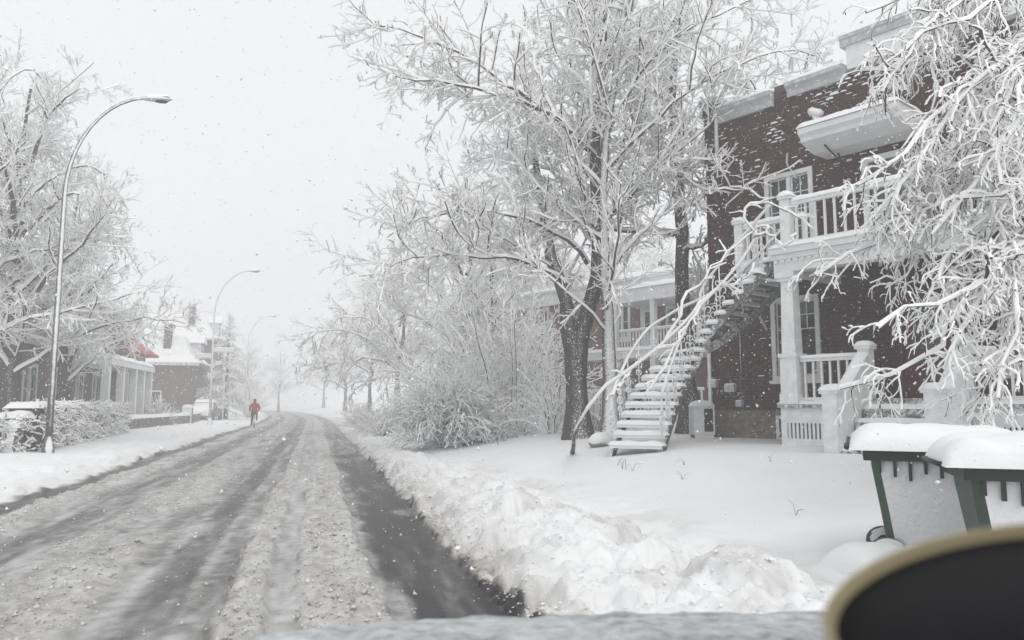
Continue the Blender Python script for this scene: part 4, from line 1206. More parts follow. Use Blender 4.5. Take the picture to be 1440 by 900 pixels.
FA.mb().box(6.6, 16.6, -1.9, -.01, .0, .45).build('porch_floor', M['stone'], RA)
# beige shop-like house with red roof edge
FB = left_frame('beige_house', -11.2, 51.0); RB = FB.root
tag(RB, 'beige house with sloping red roof edge beside the grey mansard house', 'house')
opsB = [(0.8, 1.6, 1.2, 3.4), (2.2, 3.0, 1.2, 3.4), (3.6, 4.4, .5, 3.2)]
wall_with_openings(FB, 0, 5.4, .1, 4.6, 0, .3, opsB, 'wall', M['stucco'])
FB.mb().box(0, .3, .301, 8, .1, 4.6).box(5.1, 5.4, .301, 8, .1, 4.6).box(0, 5.4, 8.001, 8.3, .1, 4.6).build('side_wall', M['stucco'], RB)
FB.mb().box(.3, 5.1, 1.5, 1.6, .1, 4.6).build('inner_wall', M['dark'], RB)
for o_ in opsB: window(FB, *o_, cols=1, grid=(1, 2), w=.1, frame='paint')
FB.mb().prism([(-.8, 4.602), (8.3, 4.602), (8.3, 5.0), (1.6, 6.4), (-.8, 4.75)], -.2, 5.6, 'x').build('roof', M['red_roof'], RB)
FB.mb().prism([(.5, 5.75), (1.6, 6.45), (8.2, 5.1), (8.2, 5.25), (1.6, 6.7)], -.22, 5.62, 'x').build('roof_snow', M['snow'], RB)

def mansard(name, x, y, w, dpt, zw, zr, label, brick, dormer=True):
    """local x along the street (away), front towards the road; flared snowy roof"""
    f = left_frame(name, x, y); r = f.root; tag(r, label, 'house')
    ops = [(w * .25, w * .25 + 1.0, 1.1, 2.7), (w * .62, w * .62 + 1.0, 1.1, 2.7)]
    wall_with_openings(f, 0, w, .1, zw, 0, .3, ops, 'wall', brick)
    sw = f.mb(); y0 = .301
    sw.box(0, .3, y0, dpt * .35, .1, zw); sw.box(0, .3, dpt * .35, dpt * .35 + 1.0, .1, 1.0); sw.box(0, .3, dpt * .35, dpt * .35 + 1.0, 2.6, zw); sw.box(0, .3, dpt * .35 + 1.0, dpt, .1, zw)
    sw.box(w - .3, w, y0, dpt, .1, zw); sw.box(0, w, dpt + .001, dpt + .3, .1, zw)
    sw.build('side_wall', brick, r)
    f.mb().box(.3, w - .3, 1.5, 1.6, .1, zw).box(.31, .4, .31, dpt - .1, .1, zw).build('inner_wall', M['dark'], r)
    for o_ in ops: window(f, *o_, cols=1, grid=(1, 2), w=.12, frame='paint')
    wn_ = f.mb().box(-.03, .05, dpt * .35, dpt * .35 + 1.0, 1.0, 1.1).box(-.03, .05, dpt * .35, dpt * .35 + 1.0, 2.5, 2.6).box(-.03, .05, dpt * .35, dpt * .35 + .1, 1.1, 2.5).box(-.03, .05, dpt * .35 + .9, dpt * .35 + 1.0, 1.1, 2.5).build('window', M['paint'], r)
    f.mb().box(.06, .08, dpt * .35 + .1, dpt * .35 + .9, 1.1, 2.5).build('pane', M['glass'], wn_)
    # flared roof: rings from eave to ridge
    prof = [(0.55, 0.0), (0.50, 0.12), (0.1, 0.30), (-0.35, 0.75), (-0.75, 1.5), (-1.0, zr - zw), (-2.2, zr - zw + 0.35)]
    vs = []
    for o_, h_ in prof:
        vs += [(-o_, -o_, zw + h_), (w + o_, -o_, zw + h_), (w + o_, dpt + o_, zw + h_), (-o_, dpt + o_, zw + h_)]
    n = len(prof)
    fs = [(i * 4 + a, i * 4 + (a + 1) % 4, (i + 1) * 4 + (a + 1) % 4, (i + 1) * 4 + a) for i in range(n - 1) for a in range(4)] + [((n - 1) * 4, (n - 1) * 4 + 1, (n - 1) * 4 + 2, (n - 1) * 4 + 3), (3, 2, 1, 0)]
    rf = f.mb().add(vs, fs).build('roof', M['snow'], r)
    f.mb().box(-.45, w + .45, -.45, dpt + .45, zw - .22, zw - .002).build('eave', M['slate'], r)
    if dormer:
        d_ = f.mb().box(w * .35, w * .35 + 1.5, -.1, 1.6, zw + .5, zw + 1.9).build('dormer', M['slate'], r)
        f.mb().prism([(w * .35 - .3, zw + 1.9), (w * .35 + 1.8, zw + 1.9), (w * .35 + .75, zw + 2.7)], -.35, 1.7, 'y').build('dormer_roof', M['snow'], d_)
        f.mb().box(w * .35 + .3, w * .35 + 1.2, -.13, -.101, zw + .7, zw + 1.7).build('pane', M['glass'], d_)
        c_ = f.mb().box(.6, 1.1, 2.0, 2.6, zw + 1.0, zr + 1.0).build('chimney', brick, rf)
    return f
mansard('mansard_house', -9.9, 69.0, 8, 7, 4.9, 7.2, 'brown brick house with flared snow covered roof behind the low stone wall', M['brick_brown'])
mansard('mansard_house', -10.3, 84.0, 9, 8, 8.2, 10.6, 'taller brick house with steep snowy roof just left of the spruce', M['brick_brown'])

# ------------------------------------------------------------------ trees
MAPLE = [dict(n=9, k=6, dens=1.45, tmin=0.22, ang=50, lr=0.46, rmax=0.045, wander=0.12, trop=(0, 0, 0.05), lmin=0.8, lmax=3.4, tip=0.3, snow=0.030),
         dict(n=6, k=5, dens=3.7, tmin=0.10, ang=50, lr=0.46, rmax=0.016, wander=0.17, trop=(0, 0, 0.02), lmin=0.4, lmax=1.5, tip=0.45, snow=0.030),
         dict(n=3, k=4, dens=8.5, tmin=0.08, ang=50, lr=0.46, rmax=0.0095, wander=0.22, trop=(0, 0, 0.01), lmin=0.18, lmax=0.6, tip=0.6, snow=0.028),
         dict(n=2, k=4, dens=5.0, tmin=0.08, ang=48, lr=0.5, rmax=0.007, wander=0.2, trop=(0, 0, 0.01), lmin=0.09, lmax=0.26, tip=0.6, snow=0.022)]

def pl(pts, d):
    """a limb drawn at its own distance: (px, py) or (px, py, extra metres of depth)"""
    return [at(p[0], p[1], d + (p[2] if len(p) > 2 else 0)) for p in pts]

# twin-stemmed maple in the middle of the lawn
D1 = 19.0
b1 = at_ground(812, D1)
def root_of(px, d): g = at_ground(px, d); return np.array([g[0], g[1], g[2] - 0.15])
t1 = [([root_of(813, D1)] + pl([(812, 560), (811, 520), (813, 485), (826, 450), (837, 415), (842, 340), (841, 250), (842, 150), (850, 40), (858, -60)], D1), 0.30, 0.05),
      (pl([(811, 530), (806, 490), (800, 450), (790, 400), (776, 360), (764, 300, 1), (750, 200, 1.5), (735, 110, 2)], D1), 0.22, 0.04)]
l1 = [(pl([(841, 224), (800, 185, -.6), (780, 165, -1), (735, 143, -1.6), (700, 131, -2), (635, 117, -2.6), (556, 107, -3)], D1), 0.085, 0.015),
      (pl([(780, 165, -1), (762, 120, -1), (752, 84, -1), (738, 30, -.8)], D1), 0.05, 0.014),
      (pl([(758, 150, -1.2), (700, 110, -1.8), (640, 72, -2.2), (575, 44, -2.6), (519, 36, -2.8)], D1), 0.055, 0.012),
      (pl([(826, 370), (800, 338, -.4), (733, 303, -1), (654, 296, -1.6), (593, 306, -2), (548, 330, -2.3)], D1), 0.07, 0.012),
      (pl([(797, 400), (771, 380, -.5), (724, 364, -1), (650, 358, -1.4), (593, 360, -1.8), (505, 388, -2.2)], D1), 0.065, 0.012),
      (pl([(842, 260), (826, 200, .8), (818, 120, 1.2), (800, 40, 1.5), (790, -40, 1.8)], D1), 0.075, 0.02),
      (pl([(842, 180), (870, 110, .4), (905, 60, .6), (960, 20, 1), (1000, -30, 1.2)], D1), 0.07, 0.02),
      (pl([(843, 120), (870, 60, -.5), (890, 0, -.8), (905, -60, -1)], D1), 0.06, 0.02),
      (pl([(843, 320), (880, 280, -.8), (930, 230, -1.2), (985, 185, -1.4), (1040, 130, -1.4), (1090, 90, -1.2)], D1), 0.055, 0.012),
      (pl([(842, 290), (790, 250, 1.2), (720, 220, 2.0), (660, 225, 2.6)], D1), 0.05, 0.012)]
tag(make_tree('maple_tree', b1, t1, l1, MAPLE, 11, 'bark', inside_house), 'tall twin stemmed maple leaning over the lawn, dark lower trunk', 'tree')

# its pale neighbour
D2 = 18.4
b2 = at_ground(857, D2)
t2 = [([root_of(858, D2)] + pl([(858, 540), (855, 470), (852, 400), (848, 320), (850, 230), (858, 150), (872, 60), (880, -40)], D2), 0.19, 0.05)]
l2 = [(pl([(850, 240), (900, 190, -.5), (940, 150, -.8), (1000, 110, -1.0), (1060, 80, -1.2), (1120, 70, -1.2), (1145, 78, -1.2)], D2), 0.06, 0.012),
      (pl([(852, 190), (890, 120, -.5), (940, 60, -.8), (1010, 20, -1), (1070, -10, -1)], D2), 0.06, 0.014),
      (pl([(850, 300), (900, 270, .6), (950, 240, 1), (990, 235, .4), (1040, 225, -.6)], D2), 0.045, 0.01),
      (pl([(866, 90), (830, 30, -.5), (800, -30, -.8)], D2), 0.05, 0.015)]
tag(make_tree('maple_tree', b2, t2, l2, MAPLE, 12, 'bark_white', inside_house), 'slimmer tree with snow plastered pale trunk just left of the outdoor stair', 'tree')

# dark straight trunk behind the stair
D3 = 19.8
b3 = at_ground(966, D3)
t3 = [([root_of(966, D3)] + pl([(964, 520), (961, 430), (958, 350), (956, 270), (950, 200), (945, 120), (950, 30)], D3), 0.27, 0.07)]
l3 = [(pl([(957, 330), (930, 326, -.2), (901, 322, -.5), (860, 322, -1), (800, 310, -1.2), (750, 318, -1.4)], D3), 0.10, 0.02),
      (pl([(957, 350), (975, 348, -.4), (992, 338, -.8), (1003, 318, -1.2)], D3), 0.085, 0.03),
      (pl([(955, 270), (930, 200, .8), (905, 150, 1), (890, 90, 1.4)], D3), 0.09, 0.02),
      (pl([(953, 250), (985, 205, .3), (1010, 150, .3), (1040, 90, 0)], D3), 0.06, 0.015),
      (pl([(955, 290), (1000, 270, -2.0), (1045, 265, -3.0), (1085, 280, -3.6)], D3), 0.045, 0.012)]
tag(make_tree('maple_tree', b3, t3, l3, [dict(MAPLE[0], dens=.8)] + MAPLE[1:3] + [dict(MAPLE[3], dens=4)], 13, 'bark', inside_house), 'dark straight tree trunk rising behind the outdoor stair beside the brick corner', 'tree')

# ---- broad snow-laden trees across the road
def auto_tree(name, base, height, r0, seed, spread=1.0, spec=MAPLE, bark='bark', fork=0.22, nl=9, lean=(0, 0), snow=0.014):
    rng = np.random.default_rng(seed); base = np.asarray(base, float)
    top = base + np.array([lean[0], lean[1], height * 0.93])
    tr = [([base - [0, 0, .2], base + [0.1 * rng.normal(), 0.1 * rng.normal(), height * .25], base + (top - base) * .55 + [.25 * rng.normal(), .25 * rng.normal(), 0], top], r0, r0 * .15)]
    lb = []
    for i in range(nl):
        h = height * (fork + (0.75 - fork) * (i / nl) ** 1.1); a = i * 2.4 + rng.normal() * .3
        R_ = spread * height * (0.42 - 0.22 * (i / nl)) * rng.uniform(.85, 1.15); up = height * rng.uniform(.12, .26)
        st = base + (top - base) * (h / height / .93)
        q = np.array([math.cos(a), math.sin(a), 0])
        lb.append(([st, st + q * R_ * .35 + [0, 0, up * .55], st + q * R_ * .7 + [0, 0, up * .85], st + q * R_ + [0, 0, up * (1.0 + .2 * rng.normal())]], r0 * .42, r0 * .06))
    return make_tree(name, base, tr, lb, spec, seed, bark, snow=snow)
LEFT_SPEC = [dict(MAPLE[0], dens=1.3, trop=(0, 0, 0.03)), dict(MAPLE[1], dens=3.3, k=4), dict(MAPLE[2], dens=7.5, snow=.031), dict(MAPLE[3], dens=3.5, snow=.024)]
g_left = at_ground(12, 26.0)
tag(auto_tree('maple_tree', g_left, 13.2, 0.27, 21, 0.86, LEFT_SPEC, 'bark', 0.17, 20), 'broad snow laden maple with forked dark trunk behind the hedge end at the left', 'tree', 'trees across the road')
g_b = at_ground(92, 31.0)
tag(auto_tree('maple_tree', g_b, 10.8, 0.22, 22, 0.72, LEFT_SPEC, 'bark', 0.2, 14), 'snowy maple with trunk just right of the nearest lamp post', 'tree', 'trees across the road')
g_c = at_ground(-75, 24.0)
tag(auto_tree('maple_tree', g_c, 14.0, 0.25, 23, 0.85, LEFT_SPEC[:3], 'bark', 0.2, 12), 'tall snowy tree cut off by the left picture edge', 'tree', 'trees across the road')

# ---- trees and shrubs along the right side of the street
BACK = [dict(MAPLE[0], dens=1.4, trop=(0, 0, 0.06)), dict(MAPLE[1], dens=3.2, rmax=.015, k=4), dict(MAPLE[2], dens=11, rmax=.008, n=2, snow=.030, lmax=.5)]
tA = auto_tree('street_tree', at_ground(655, 33), 11.5, 0.22, 31, 0.95, BACK, 'bark', 0.22, 12, snow=0.018)
tag(tA, 'snowy street tree with its crown left of the tall maple', 'tree', 'trees along the right side')
DROOP = [dict(MAPLE[0], dens=1.3, trop=(0, 0, -0.02)), dict(MAPLE[1], dens=2.6, trop=(0, 0, -0.06), rmax=.014), dict(MAPLE[2], dens=12, trop=(0, 0, -.05), rmax=.008, n=2, snow=.028)]
gB = at_ground(592, 37)
bB = np.asarray(gB)
tB = make_tree('crab_apple_tree', gB, [([bB - [0, 0, .2]] + pl([(590, 570), (580, 550), (572, 525)], 37), 0.17, 0.08)],
               [(pl([(578, 540), (550, 505), (505, 470), (455, 465), (425, 485)], 37), 0.08, 0.012), (pl([(576, 530), (560, 490), (520, 450), (480, 440)], 36), 0.07, 0.012),
                (pl([(578, 545), (560, 520), (525, 505), (480, 510), (440, 520)], 36), 0.06, 0.012), (pl([(574, 525), (590, 480), (600, 440), (590, 405)], 37.5), 0.07, 0.012),
                (pl([(574, 530), (605, 500), (640, 475), (680, 470)], 37), 0.06, 0.012), (pl([(575, 535), (545, 530), (510, 540), (490, 560)], 36.5), 0.05, 0.012)], DROOP, 32, 'bark', snow=0.02)
tag(tB, 'low leaning tree overhanging the road behind the round shrubs', 'tree', 'trees along the right side')
for i, (px, d, sc, rz, lab) in enumerate([(560, 52, 1.05, 1.0, 'hazy tree behind the low leaning tree on the right side'), (520, 72, 1.0, 2.1, 'pale fog dimmed tree farther along the right side'),
                                          (485, 100, 1.15, 3.3, 'faint tree fading into the snowfall near the road end'), (735, 48, 0.95, 4.2, 'hazy tree rising behind the cottage roof'), (795, 37, 0.8, 5.1, 'snowy tree between the twin trunk and the cottage'), (862, 46, 1.0, 0.4, 'tree top showing above the neighbour house roof'), (935, 41, 0.9, 2.7, 'tree behind the neighbour house near the dark trunk'), (690, 30, 0.72, 5.6, 'small snowy tree rising from the tall shrubs')]):
    o = copy_tree(tA); g = at_ground(px, d); o.location = g; o.scale = (sc, sc, sc); o.rotation_euler = (0, 0, rz)
    tag(o, lab, 'tree', 'trees along the right side')
for i, (px, d, sc, rz, lab) in enumerate([(345, 95, .8, 0.5, 'faint bare tree behind the third lamp post'), (392, 135, 1.0, 1.7, 'palest distant tree left of the road end'), (455, 150, 1.3, 2.6, 'palest distant tree right of the road end'), (245, 110, 1.0, 4.0, 'tall hazy tree behind the steep roofed houses')]):
    o = copy_tree(tA); g = at_ground(px, d); o.location = g; o.scale = (sc, sc, sc); o.rotation_euler = (0, 0, rz)
    tag(o, lab, 'tree', 'distant trees in the snowfall')

def gshrub(name, px, d, *a, **k): return shrub(name, at_ground(px, d), *a, **k)
gshrub('weeping_shrub', 632, 23.0, 170, 1.9, 1.9, 41, 'large round weeping shrub bowed to the ground by snow', droop=-0.16, dens=(5.5, 8.0), snow=0.030, lean=0.8, stem_r=.008, ang=50)
gshrub('weeping_shrub', 775, 21.5, 26, 1.7, 1.0, 42, 'small umbrella shaped shrub with bare stems beside the maple', droop=-0.17, dens=(3.0, 7.0), snow=0.016, lean=0.5, stem_r=.018)
gshrub('tall_shrub', 716, 26.0, 60, 4.2, 4.0, 43, 'tall open shrub of crossing snowy stems before the brick cottage', droop=-0.07, dens=(2.6, 5.0), snow=0.030, lean=0.85, stem_r=.014, lrat=.4, ang=50)
gshrub('tall_shrub', 660, 30.0, 44, 3.4, 3.0, 44, 'snowy shrub rising behind the large round weeping shrub', droop=-0.09, dens=(2.8, 5.0), snow=0.030, lean=0.8, stem_r=.012, ang=50)
for i, (px, d, h, lab) in enumerate([(540, 33, 1.2, 'low rounded hedge shrub nearest the leaning tree'), (518, 39, 1.2, 'low rounded hedge shrub beside the road bank'), (505, 47, 1.3, 'farthest low rounded shrub along the right bank')]):
    gshrub('rounded_shrub', px, d, 70, h, 1.3, 45 + i, lab, droop=-.10, dens=(3.0, 4.0), snow=0.024, lean=.7, group='low shrubs along the right bank')
for i, (px, d, h, lab) in enumerate([(735, 22.5, .75, 'small snow ball shrub right of the round weeping shrub'), (838, 22.5, .9, 'low clipped shrub in front of the neighbour porch left of the pale trunk'), (872, 23.5, .9, 'low clipped shrub behind the foot of the stair')]):
    gshrub('small_shrub', px, d, 46, h, .5, 55 + i, lab, droop=-.05, dens=(3.5, 5.0), snow=0.026, lean=.55, group='small garden shrubs')
gshrub('bare_shrub', 222, 46, 40, 1.5, 1.3, 61, 'bare snowy shrub behind the low stone wall', droop=-.03, dens=(2.2, 4), snow=.02, lean=.6)
gshrub('bare_shrub', 352, 78, 50, 3.2, 2.6, 62, 'hazy shrub beside the far parked car', droop=-.04, dens=(2.0, 3.0), snow=.025, lean=.6)

# ---- the tree beside the bins: heavy hanging branches close to the car
WEEP = [dict(n=8, k=8, dens=3.3, tmin=0.10, ang=50, lr=0.22, rmax=0.011, wander=0.20, trop=(0.03, -0.02, -0.17), lmin=0.25, lmax=0.7, tip=0.5, snow=.014),
        dict(n=6, k=6, dens=8.0, tmin=0.08, ang=54, lr=0.55, rmax=0.006, wander=0.28, trop=(0.01, 0, -0.26), lmin=0.12, lmax=0.40, tip=0.6, snow=.0125),
        dict(n=4, k=5, dens=10.0, tmin=0.10, ang=50, lr=0.50, rmax=0.004, wander=0.30, trop=(0, 0, -0.26), lmin=0.06, lmax=0.20, tip=0.7, snow=.0105)]
DN = 8.0
bN = at_ground(1610, 9.0)
root = np.array([bN[0], bN[1], bN[2] - .2])
tN = [([root] + pl([(1600, 480), (1585, 330), (1560, 180), (1530, 40), (1500, -80)], 9.0), 0.19, 0.05)]
lN = [(pl([(1560, 120, 1), (1470, 60, .4), (1428, 70, 0), (1358, 130, -.2), (1298, 190, -.3), (1243, 235, -.3), (1193, 268, -.3)], DN), 0.034, 0.010),
      (pl([(1565, 160, 1), (1480, 130, .3), (1428, 160, 0), (1358, 220, 0), (1298, 290, 0), (1253, 330, 0)], DN), 0.030, 0.009),
      (pl([(1520, 0, 1), (1440, -20, .2), (1388, 10, 0), (1308, 50, 0), (1243, 90, 0)], DN), 0.030, 0.009),
      (pl([(1510, -40, 1), (1420, -60, .3), (1358, -40, .2), (1278, -10, 0), (1218, 18, 0)], DN + .4), 0.028, 0.008),
      (pl([(1585, 320, 1), (1500, 330, .2), (1430, 350, -.4), (1398, 390, -.6), (1328, 428, -.7), (1273, 440, -.7), (1233, 462, -.7)], DN), 0.030, 0.009),
      (pl([(1585, 300, 1), (1490, 300, 0), (1438, 340, -.5), (1378, 400, -.6), (1358, 470, -.6), (1328, 520, -.6)], DN), 0.028, 0.008),
      (pl([(1590, 360, 1), (1500, 370, 0), (1430, 400, -.6), (1433, 440, -.8), (1413, 500, -.8), (1403, 560, -.8)], DN), 0.026, 0.008),
      (pl([(1580, 240, 1), (1500, 220, .4), (1430, 240, 0), (1398, 290, -.2), (1348, 350, -.3), (1318, 400, -.3)], DN), 0.030, 0.009),
      (pl([(1570, 200, 1), (1480, 190, .6), (1428, 220, .6), (1348, 280, .6), (1288, 330, .6), (1268, 370, .6)], DN), 0.028, 0.008),
      (pl([(1530, 20, 1), (1460, 20, .8), (1418, 70, .8), (1368, 140, .8), (1318, 200, .8)], DN), 0.028, 0.008),
      (pl([(1560, 140, 1), (1500, 80, -.6), (1440, 110, -1), (1428, 180, -1.1), (1408, 260, -1.1)], DN), 0.026, 0.008)]
rj = np.random.default_rng(3)
lN = lN + [(pl([(1530, 60, .8), (1460, 50, .2), (1390, 100, -.2), (1330, 170, -.3), (1285, 240, -.3), (1255, 290, -.3)], DN), .03, .009), (pl([(1560, 180, .8), (1490, 160, .1), (1420, 200, -.3), (1360, 270, -.4), (1310, 330, -.4)], DN), .03, .009), (pl([(1500, -60, .6), (1400, -30, .1), (1320, 20, 0), (1270, 80, 0), (1240, 130, 0)], DN), .03, .009)]
lN = lN + [([p + rj.normal(size=3) * .10 * min(i, 3) + np.array([0, 0, -.12]) * i / 3 + sh for i, p in enumerate(pts)], r0 * .85, r1) for pts, r0, r1 in lN for sh in (np.array([.35, .30, .12]),)]
tag(make_tree('weeping_tree', bN, tN, lN, WEEP, 77, 'bark', None, snow=0.017), 'tree with thick snow coated hanging branches in front of the porch, close by the bins', 'tree')

# ---- limb bent down over the stair
fb, DF = seen_ground(805, 636); fb[2] -= .03; DF = min(DF, 12.9)
BR = make_tree('fallen_branch', fb, [([fb] + pl([(812, 600), (845, 548), (890, 515), (935, 481), (975, 440), (1005, 410), (1040, 370, .2), (1065, 330, .3)], DF + 0.00), 0.042, 0.024)],
               [(pl([(890, 515), (870, 545), (853, 563)], DF + 0.00), .015, .010), (pl([(958, 460), (985, 430), (1012, 408), (1040, 398), (1060, 370)], DF + 0.10), .015, .010),
                (pl([(935, 481), (960, 430), (985, 395), (1030, 350), (1060, 325)], DF + 0.20), .014, .010), (pl([(985, 430), (960, 470), (925, 530), (908, 556)], DF + -0.05), .013, .009),
                (pl([(1062, 330, .3), (1045, 300, .3), (1065, 285, .3), (1100, 292, .3), (1130, 310, .3)], DF + 0.00), .016, .009), (pl([(1060, 335, .3), (1080, 330, .2), (1105, 345, .2), (1120, 330, .2)], DF + 0.00), .013, .009)],
               [dict(n=5, k=6, dens=1.5, tmin=.45, ang=50, lr=.30, rmax=.011, wander=.18, trop=(0, 0, -.15), lmin=.15, lmax=.55, limbs_only=True),
                dict(n=4, k=5, dens=3.5, tmin=.1, ang=50, lr=.5, rmax=.007, wander=.2, trop=(0, 0, -.15), lmin=.1, lmax=.3)], 88, 'bark_white', None, snow=0.02)
tag(BR, 'long snow coated branch fallen from the balcony down over the stair rail', 'branch')
for o in BR.children:
    if o.name.startswith('trunk'):
        o.name = 'main_limb'; o.data.materials[0] = bark_material('bark_snow_coated', (.06, .05, .045), (.12, .11, .10), -.35, .05, namt=.5)
    elif o.name.startswith('crown'): o.name = 'side_branches'

# ---- spruce by the far houses
def spruce(base, h, rad, seed, label):
    rng = np.random.default_rng(seed); base = np.asarray(base, float); r_ = empty('spruce_tree', base)
    link('trunk', MB().tube([(0, 0, -.2), (0, 0, h * .5), (0, 0, h)], [.2, .12, .02], 8).mesh('trunk', M['bark']), r_)
    nb = 190; t = rng.random(nb) ** 0.75; z = h * (.06 + .92 * t); a = rng.random(nb) * 6.283
    ln = rad * (1 - t) ** .8 * rng.uniform(.75, 1.15, nb) + .2
    d = norm(np.stack([np.cos(a), np.sin(a), np.full(nb, -.12)], -1)); p = np.stack([0 * z, 0 * z, z], -1)
    br = extend(p, d, ln, np.full(nb, .035), rng, 7, .05, (0, 0, -.03), .3)
    c = sprout(br, rng, n=4, dens=7, tmin=.15, ang=55, lr=.38, rmax=.03, wander=.08, trop=(0, 0, -.08), lmin=.2, lmax=.9, flat=.6, rratio=1.2, tip=.5)
    c2 = sprout(c, rng, n=3, dens=7, tmin=.1, ang=50, lr=.4, rmax=.025, wander=.1, trop=(0, 0, -.12), lmin=.12, lmax=.4, flat=.3, rratio=1.2, tip=.4)
    ps = [tube_set(x[0], x[1], 4, np.full(x[1].shape, s_), rng) for x, s_ in ((br, .02), (c, .022), (c2, .018))]
    v, q, mi = stack_meshes(ps)
    link('crown', np_mesh('crown', v, q, [M['needles'], M['twig_snow']], mi), r_)
    return tag(r_, label, 'tree')
M['needles'] = plain('needles', (0.035, 0.05, 0.035), .8, .3, 5, .2)
spruce(at_ground(318, 66), 9.2, 2.6, 91, 'snowy spruce beside the second lamp post')

# ---- clipped hedge
def hedge(pts, wid, h, seed, label):
    rng = np.random.default_rng(seed); p0 = np.array([*pts[0], 0.0]); p1 = np.array([*pts[1], 0.0]); L = np.linalg.norm(p1 - p0); g = (p1 - p0) / L; n_ = np.array([g[1], -g[0], 0])
    zb = min(ground_z(*pts[0]), ground_z(*pts[1])); r_ = empty('hedge', (p0[0], p0[1], zb), math.atan2(g[1], g[0]))
    nx = int(L / .35); core = MB(); vs = []; 
    for i in range(nx + 1):
        for (y, z) in [(-.3, -.1), (-.36, .5), (-.30, .85), (0, .9), (.30, .85), (.36, .5), (.3, -.1)]:
            vs.append((L * i / nx, y * wid + .06 * rng.normal(), z * h + .05 * rng.normal()))
    fs = [(i * 7 + j, i * 7 + j + 1, (i + 1) * 7 + j + 1, (i + 1) * 7 + j) for i in range(nx) for j in range(6)] + [tuple(range(7)), tuple(nx * 7 + j for j in range(7))[::-1]]
    core.add(vs, fs, 0, True).build('core', M['twig_bark'], r_)
    m_ = int(L * 110)
    u = rng.random(m_); side = rng.random(m_)
    # points over the hedge's skin
    y = np.where(side < .62, -.42 * wid, np.where(side < .84, (rng.random(m_) - .5) * .9 * wid, .42 * wid)); z = np.where((side < .62) | (side >= .84), rng.random(m_) * h * .95, h * .88)
    x = u * L
    bul = .14 * fbm(x * 1.3, z * 1.7 + side, 3, seed); y = y * (1 + bul * 1.3); z = z * (1 + .9 * bul * (z > .5 * h))
    p = np.stack([x, y, z], -1)
    d = norm(np.stack([rng.normal(size=m_) * .7, np.sign(y) * .7 + rng.normal(size=m_) * .4, rng.normal(size=m_) * .5 + .25], -1))
    br = extend(p, d, rng.uniform(.14, .34, m_), np.full(m_, .012), rng, 4, .18, (0, 0, -.16), .6)
    c = sprout(br, rng, n=3, dens=6, tmin=.1, ang=55, lr=.6, rmax=.008, wander=.15, trop=(0, 0, -.1), lmin=.08, lmax=.2)
    ps = [tube_set(br[0], br[1], 5, np.full(br[1].shape, .024), rng), tube_set(c[0], c[1], 4, np.full(c[1].shape, .018), rng)]
    v, q, mi = stack_meshes(ps)
    tag(link('twigs', np_mesh('twigs', v, q, [M['twig_bark'], M['twig_snow']], mi), r_), kind='stuff')
    MB().pillow(0, L, -.42 * wid, .42 * wid, h * .86, .16, .06, seed, .16, .55, maxn=90).build('snow_cap', M['snow'], r_)
    return tag(r_, label, 'hedge')
ga = on_ground(26, 638, .2); gb = on_ground(160, 609, .2)
hedge([(ga[0] - .2, ga[1] + .8), (gb[0], gb[1])], 1.1, 1.35, 101, 'long clipped hedge thick with snow behind the nearest lamp post')
gh = on_ground(-40, 640, .2)
hedge([(gh[0], gh[1]), (on_ground(6, 640, .2)[0], gh[1] + 1.6)], .9, 1.05, 102, 'short hedge end cut off at the left edge')

# weeds poking through the lawn
wv = MB(); rgw = random.Random(5)
for px, py in [(875, 657), (868, 652), (960, 668), (1120, 745), (1083, 640), (700, 628), (880, 655), (962, 640), (890, 660)]:
    p = on_ground(px, py, 0.45); z = ground_z(p[0], p[1]); 
    q = on_ground(px, py, z); z = ground_z(q[0], q[1])
    for _ in range(3):
        a = rgw.random() * 6.28; h_ = rgw.uniform(.06, .17)
        wv.tube([(q[0], q[1], z - .02), (q[0] + .03 * math.cos(a), q[1] + .03 * math.sin(a), z + h_ * .7), (q[0] + .11 * math.cos(a), q[1] + .11 * math.sin(a), z + h_)], [.003, .002, .0015], 4)
tag(wv.build('grass', M['twig_bark']), 'dry weed stalks poking through the lawn snow', 'weeds', kind='stuff')

